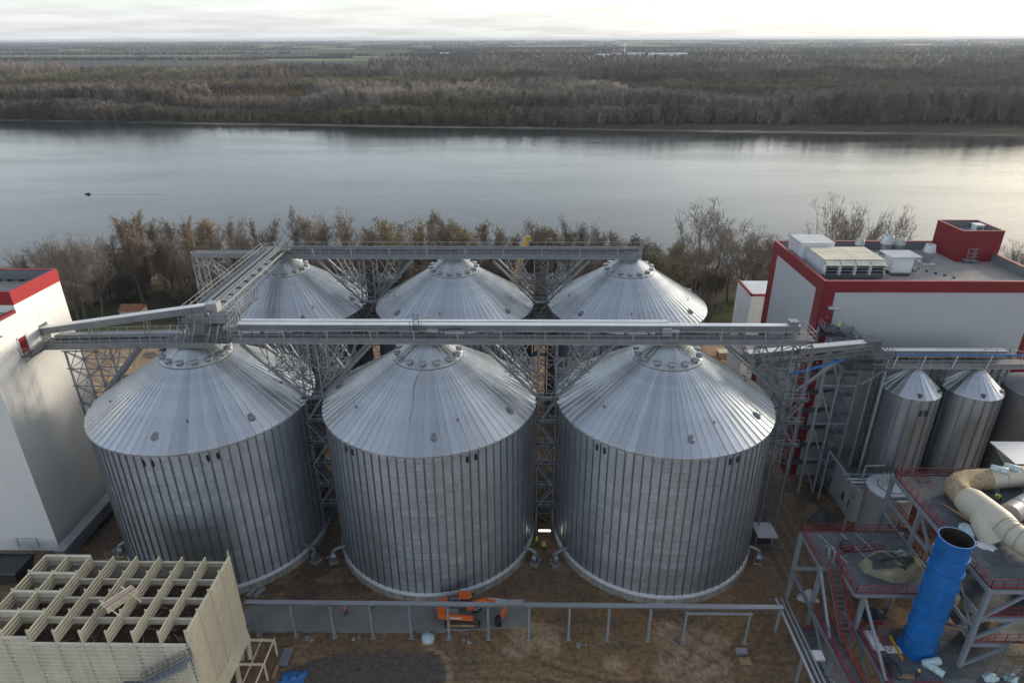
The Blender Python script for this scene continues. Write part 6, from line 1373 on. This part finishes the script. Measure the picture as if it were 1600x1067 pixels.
MB().bar((46.2, 83, 8.6), (46.2, 73.2, 8.6), .14).build('beam', 'flashing', pp); MB().bar((45.9, 74.2, 0), (45.9, 74.2, 8.8), .28).build('column', 'steel_grey', pp); MB().bar((45.9, 82.5, 0), (45.9, 82.5, 8.8), .22).build('column', 'steel_grey', pp)
MB().tube([(46.8, 74.6, 9.5), (49.0, 78.0, 9.5), (52, 78.2, 9.5)], .12, 8).build('pipe', 'galv_light', pp); MB().tube([(47.6, 73.6, 9.8), (48.6, 71.5, 8.6)], .10, 8).build('pipe', 'flashing', pp)

# ------------------------------------------------------------------ people
def person(loc, rz, pose, vest, helmet, label, trousers='navy', s_=1.0):
    J = {'pel': (0, 0, .95), 'ch': (0, .0, 1.32), 'nk': (0, 0, 1.50), 'hd': (0, .02, 1.64), 'hd2': (0, .02, 1.76),
         'shl': (-.19, 0, 1.43), 'ell': (-.25, .02, 1.15), 'hal': (-.24, .12, .90), 'shr': (.19, 0, 1.43), 'elr': (.25, .02, 1.15), 'har': (.24, .12, .90),
         'hpl': (-.10, 0, .90), 'knl': (-.11, .03, .50), 'anl': (-.12, 0, .09), 'tol': (-.12, .16, .04), 'hpr': (.10, 0, .90), 'knr': (.11, .03, .50), 'anr': (.12, 0, .09), 'tor': (.12, .16, .04)}
    J = {k: Vector(v) for k, v in J.items()}
    if pose == 'walk': J['knl'] += Vector((0, .12, .02)); J['anl'] += Vector((0, .22, .02)); J['tol'] += Vector((0, .22, .03)); J['anr'] += Vector((0, -.22, .04)); J['tor'] += Vector((0, -.22, .0)); J['hal'] += Vector((0, -.2, .05)); J['har'] += Vector((0, .12, .12))
    if pose == 'bend':
        for k in ('ch', 'nk', 'hd', 'hd2', 'shl', 'shr', 'ell', 'elr', 'hal', 'har'):
            v = J[k]-J['pel']; c, s2 = math.cos(rad(62)), math.sin(rad(62)); J[k] = J['pel']+Vector((v.x, v.y*c+v.z*s2, -v.y*s2+v.z*c))
        for k in ('ell', 'elr'): J[k] = J['sh'+k[2]]+Vector((0, .08, -.27))
        for k in ('hal', 'har'): J[k] = J['el'+k[2]]+Vector((0, .10, -.24))
    if pose == 'crouch':
        for k in J:
            if k[:2] not in ('kn', 'an', 'to'): J[k] += Vector((0, -.12, -.45))
        J['knl'] += Vector((0, .22, -.02)); J['knr'] += Vector((0, .22, -.02))
        for k in ('ch', 'nk', 'hd', 'hd2', 'shl', 'shr'): J[k] += Vector((0, .16*(J[k].z-.5)/.9, 0))
        J['hal'] = Vector((-.15, .42, .55)); J['har'] = Vector((.15, .42, .55)); J['ell'] = Vector((-.26, .2, .72)); J['elr'] = Vector((.26, .2, .72))
    keys = list(J); ix = {k: i for i, k in enumerate(keys)}
    E_ = [('pel', 'ch'), ('ch', 'nk'), ('nk', 'hd'), ('hd', 'hd2'), ('ch', 'shl'), ('shl', 'ell'), ('ell', 'hal'), ('ch', 'shr'), ('shr', 'elr'), ('elr', 'har'), ('pel', 'hpl'), ('hpl', 'knl'), ('knl', 'anl'), ('anl', 'tol'), ('pel', 'hpr'), ('hpr', 'knr'), ('knr', 'anr'), ('anr', 'tor')]
    rr = {'pel': (.16, .12), 'ch': (.17, .12), 'nk': (.06, .06), 'hd': (.095, .11), 'hd2': (.08, .09), 'sh': (.08, .08), 'el': (.055, .055), 'ha': (.045, .04), 'hp': (.105, .105), 'kn': (.075, .075), 'an': (.055, .055), 'to': (.05, .04)}
    me_ = bpy.data.meshes.new('person_skeleton'); me_.from_pydata([tuple(J[k]*s_) for k in keys], [(ix[a], ix[b_]) for a, b_ in E_], [])
    tmp = bpy.data.objects.new('person_skeleton', me_); C.objects.link(tmp)
    tmp.modifiers.new('skin', 'SKIN')
    for k in keys:
        r_ = rr.get(k) or rr[k[:2]]; sv = me_.skin_vertices[0].data[ix[k]]; sv.radius = (r_[0]*s_, r_[1]*s_); sv.use_root = (k == 'pel')
    tmp.modifiers.new('sub', 'SUBSURF').levels = 1
    dg = bpy.context.evaluated_depsgraph_get(); body = bpy.data.meshes.new_from_object(tmp.evaluated_get(dg)); bpy.data.objects.remove(tmp)
    for m in ('navy', trousers, 'skin', vest): body.materials.append(MATS[m])
    hipz = J['pel'].z*s_; hd = J['hd']*s_; ch = J['ch']*s_; pel = J['pel']*s_
    for f in body.polygons:
        c = f.center; f.use_smooth = True
        dh = (Vector(c)-hd).length; ax = (ch-pel).normalized(); up_ = (Vector(c)-pel).dot(ax)
        hands = min((Vector(c)-J['hal']*s_).length, (Vector(c)-J['har']*s_).length) < .075
        f.material_index = 2 if dh < .17 or hands else (3 if up_ > .02 and (Vector(c)-(pel+ax*up_)).length < .42 and c.z > .5*s_ else 1)
    root = thing('person', loc, label, 'person'); root.rotation_euler[2] = rz
    body.name = 'body'; b_ = bpy.data.objects.new('body', body); C.objects.link(b_); b_.parent = root
    hm = MB(); top = J['hd2']*s_; hm.lathe([(.155, -.03), (.135, -.01), (.125, .06), (.08, .12), (0, .14)], 14, tuple(top-Vector((0, 0, .02)))); inst('helmet', hm.mesh('helmet', helmet, smooth=50), root)
    bn = MB(); cc_ = (ch*.55+pel*.45); ax = (ch-pel).normalized(); bn.tube([cc_-ax*.035, cc_+ax*.035], .205, 12, cap=False); o_ = inst('reflective_band', bn.mesh('reflective_band', 'galv_light'), root); o_.scale = (1, 1, 1)
    return root
person((-21.7, 59.0, .16), rad(-100), 'walk', 'orange_vest', 'helmet_white', 'worker in orange vest walking on the concrete road')
person((3.1, 70.6, .03), rad(170), 'stand', 'hivis', 'helmet_white', 'worker in lime vest standing between the fans')
person((2.1, 71.6, .03), rad(60), 'stand', 'hivis', 'helmet_yellow', 'worker in lime jacket by the left fan, behind the other')
person((-18.6, 60.2, .16), rad(20), 'bend', 'navy', 'rubber', 'dark dressed figure bending on the road under the rack')
person((45.5, 87.0, 26.2), rad(150), 'walk', 'hivis', 'helmet_white', 'worker in lime vest descending the stair by the red corner')
person((55.4, 62.0, ZB2), rad(100), 'bend', 'hivis', 'helmet_yellow', 'left worker in lime vest bending beside the beige duct')
person((57.2, 61.6, ZB2), rad(170), 'crouch', 'hivis', 'helmet_white', 'right worker in lime vest crouching beside the beige duct')
person((40.7, 47.2, ZC), rad(80), 'crouch', 'navy', 'helmet_yellow', 'dark dressed worker with yellow helmet crouching on the lower deck')
one(MB().box(54.6, 57.6, 60.4, 60.7, ZB2+.02, ZB2+.7), 'red_tool_chest', 'red_dark', 'dark red chest beside the two workers on the duct deck', 'chest')
# lit tube lamp between the silos
lm = thing('tube_lamp', (3.2, 72.3, 2.0), 'lit white tube lamp low between the middle and right silos', 'lamp'); MB().box(2.35, 4.05, 72.2, 72.4, 2.35, 2.5).build('housing', 'galv_dark', lm); MB().box(2.4, 4.0, 72.10, 72.19, 2.28, 2.5).build('tube', 'lamp_tube', lm); MB().bar((2.4, 72.3, 0), (2.4, 72.3, 2.4), .1).bar((4.0, 72.3, 0), (4.0, 72.3, 2.4), .1).build('stand', 'galv_dark', lm)
kh = thing('site_kiosk', (34.5, 70.5, 0), 'low concrete kiosk with pale roof right of the right front silo', 'kiosk')
MB().box(32.9, 35.2, 72.2, 74.0, 0, 2.2).build('wall', 'concrete', kh); MB().box(32.7, 35.4, 71.2, 74.2, 2.2, 2.45).build('roof', 'flashing', kh); MB().box(33.1, 35.0, 72.1, 72.19, .2, 2.0).build('opening', 'dark_gap', kh); MB().rail([(32.8, 71.3, 0), (36.4, 71.3, 0)], 1.0, 1.2, .05).build('railing', 'galv', kh)

# ------------------------------------------------------------------ crane boom behind the rear silos, shed, boards
cn = thing('mobile_crane', (-1.5, 137, 0), 'yellow telescopic crane boom rising behind the rear silos', 'crane')
P0, P1 = Vector((-5.6, 136, 2.6)), Vector((1.0, 140, 25.0))
for k in range(4): a = P0.lerp(P1, [0, .42, .68, .86][k]); b_ = P0.lerp(P1, [.42, .68, .86, 1][k]); MB().bar(a, b_, 1.25-.18*k, 1.3-.18*k).build('boom_section', 'yellow_crane', cn)
MB().bar(P1+Vector((-.3, 0, .1)), P1+Vector((.7, .3, .2)), .7, .7).build('boom_head', 'yellow_crane', cn); MB().box(-9, 1, 134.5, 137.2, .9, 2.4).build('carrier', 'yellow_crane', cn); MB().box(-10.9, -9.05, 134.6, 137.1, .9, 3.0).build('cab', 'glass_dark', cn)
for x in (-10, -7, -2, -.2):
    for y in (134.4, 136.9): MB().tube([(x, y, .6), (x, y+.45, .6)], .6, 14).build('wheel', 'rubber', cn)
sh = thing('site_shed', (-100, 155, 0), 'small shed with pale roof beyond the inclined conveyor', 'shed')
MB().box(-102.5, -97.6, 152.5, 156.5, -.5, 2.4).build('wall', 'house_wall', sh); MB().add([(-102.8, 152.2, 2.4), (-97.3, 152.2, 2.4), (-97.3, 156.8, 2.4), (-102.8, 156.8, 2.4), (-102.8, 154.5, 3.6), (-97.3, 154.5, 3.6)], [(0, 1, 5, 4), (2, 3, 4, 5), (1, 2, 5), (3, 0, 4)]).build('roof', 'roof_tile', sh)
rw = random.Random(6); mb = MB()
for k in range(34): x, y = 46+rw.uniform(-3, 4), 128+rw.uniform(-5, 6); a = rw.uniform(0, PI); L_ = rw.uniform(.6, 2.2); mb.bar((x-L_*math.cos(a), y-L_*math.sin(a), .15+rw.uniform(0, .7)), (x+L_*math.cos(a), y+L_*math.sin(a), .15+rw.uniform(0, .7)), .25, .08)
mb.build('timber_scraps', 'wood', None, kind='stuff')
wc = thing('timber_crates', (44.5, 132, 0), 'pale wooden crate on the sandy ground behind the right front silo', 'crate'); MB().box(43.6, 45.6, 131, 133, .15, 1.6).build('box', 'wood', wc); MB().box(43.5, 45.7, 130.9, 133.1, 1.603, 1.7).build('lid', 'cream', wc); MB().box(43.7, 45.5, 131.1, 132.9, 0, .15).build('pallet', 'wood', wc)
for k, (x, y) in enumerate([(-88, 125), (-85.5, 131), (-79, 119)]): one(MB().poly([(x, y), (x+2.4, y-.3), (x+2.6, y+1.1), (x+.2, y+1.5)], 0, .6).box(x+.4, x+2, y+.2, y+1, .6, 1.0), 'material_stack', ('cream', 'concrete', 'wood')[k], ('pale', 'grey', 'brown')[k]+' building material stack on the sandy yard left of the rear silos', 'material stack')

# ------------------------------------------------------------------ boat
BS = .55
bo = thing('motor_boat', (-219.7, 328, -6), 'tiny dark boat with a person crossing the river', 'boat')
hull = [(-2.6, -.75), (1.2, -.85), (2.6, 0), (1.2, .85), (-2.6, .75)]
mb = MB(); n = 5; mb.add([(-219.7+x*.85, 328+y*.7, -6.1) for x, y in hull]+[(-219.7+x, 328+y, -5.3) for x, y in hull], [(i, (i+1) % n, n+(i+1) % n, n+i) for i in range(n)]+[tuple(reversed(range(n)))]); mb.build('hull', 'navy', bo)
MB().box(-220.6, -219.0, 327.5, 328.5, -5.6, -4.7).build('console', 'rubber', bo); MB().box(-222.6, -222.2, 327.8, 328.2, -6, -4.9).build('outboard', 'rubber', bo); MB().lathe([(.3, 0), (.35, .7), (.2, 1.0), (.18, 1.3), (0, 1.4)], 10, (-218.8, 328, -5.3)).build('helmsman', 'navy', bo, smooth=60)

bo.scale = (BS, BS, BS)
pmat('wake', (.20,.21,.21), .35, 0, .2, .3)
MB().add([(-217.6, 327.9, -5.93), (-150, 326.6, -5.93), (-150, 328.6, -5.93), (-217.6, 328.3, -5.93)], [(0, 1, 2, 3)]).build('wake', 'wake', bo)

# ------------------------------------------------------------------ far town
rt2 = random.Random(44)
def house(mb, x, y, w_, d_, h_, rz):
    c, s2 = math.cos(rz), math.sin(rz); T = lambda a, b_, z: (x+a*c-b_*s2, y+a*s2+b_*c, z-3.2)
    mb.cm = 0; mb.add([T(-w_, -d_, 0), T(w_, -d_, 0), T(w_, d_, 0), T(-w_, d_, 0), T(-w_, -d_, h_), T(w_, -d_, h_), T(w_, d_, h_), T(-w_, d_, h_)], [(0, 1, 5, 4), (1, 2, 6, 5), (2, 3, 7, 6), (3, 0, 4, 7)])
    mb.cm = 1; mb.add([T(-w_-.4, -d_-.4, h_), T(w_+.4, -d_-.4, h_), T(w_+.4, d_+.4, h_), T(-w_-.4, d_+.4, h_), T(-w_-.4, 0, h_+d_*.8), T(w_+.4, 0, h_+d_*.8)], [(0, 1, 5, 4), (2, 3, 4, 5), (1, 2, 5), (3, 0, 4)])
mb = MB()
for k in range(170):
    y = rt2.uniform(2500, 4300); x = y*(rt2.gauss(.10, .13) if rt2.random() < .75 else rt2.uniform(.45, .85)); house(mb, x, y, rt2.uniform(4, 7), rt2.uniform(3.5, 5), rt2.uniform(3.5, 6), rt2.uniform(0, 3.1))
mb.build('far_town', ['house_wall', 'roof_tile'], None, kind='stuff')
for (x, y, w_, d_, h_, lab) in [(575, 2850, 75, 18, 9, 'long white warehouse in the far town beyond the river'), (455, 2900, 34, 14, 9, 'shorter white hall left of the long warehouse in the far town'), (382, 2950, 20, 12, 7, 'small white hall below the water tower in the far town'), (-345, 3150, 22, 12, 8, 'small isolated white hall left of the far town'), (310, 2800, 26, 12, 7, 'white hall at the left end of the far town halls')]:
    t_ = thing('warehouse', (x, y, -3.2), lab, 'warehouse'); MB().box(x-w_, x+w_, y-d_, y+d_, -3.2, h_-3.2).build('wall', 'white_plain', t_); MB().add([(x-w_-1, y-d_-1, h_-3.2), (x+w_+1, y-d_-1, h_-3.2), (x+w_+1, y+d_+1, h_-3.2), (x-w_-1, y+d_+1, h_-3.2), (x-w_-1, y, h_), (x+w_+1, y, h_)], [(0, 1, 5, 4), (2, 3, 4, 5), (1, 2, 5), (3, 0, 4)]).build('roof', 'flashing', t_)
wt_ = thing('water_tower', (420, 2980, -3.2), 'thin white water tower in the far town', 'water tower'); MB().lathe([(2.2, 0), (1.6, 34)], 14, (420, 2980, -3.2)).build('shaft', 'white_plain', wt_, smooth=50); MB().lathe([(1.6, 33), (5, 37), (5.2, 41), (3, 44), (0, 45)], 16, (420, 2980, -3.2)).build('bowl', 'white_plain', wt_, smooth=50)

# ------------------------------------------------------------------ haze and smoke
def volmat(nm, col_, dens, an=.0):
    m = bpy.data.materials.new(nm); m.use_nodes = True; t = m.node_tree; t.nodes.clear(); o_ = t.nodes.new('ShaderNodeOutputMaterial'); v_ = t.nodes.new('ShaderNodeVolumePrincipled')
    v_.inputs['Color'].default_value = (*col_, 1); v_.inputs['Density'].default_value = dens; v_.inputs['Anisotropy'].default_value = an; t.links.new(v_.outputs[0], o_.inputs['Volume']); MATS[nm] = m
volmat('haze_air', (.78,.87,1.0), 5.2e-5, .2)
hz_ = MB().box(-30500, 30500, -420, 33000, -10.5, 66.5).build('haze', 'haze_air', None, kind='stuff')
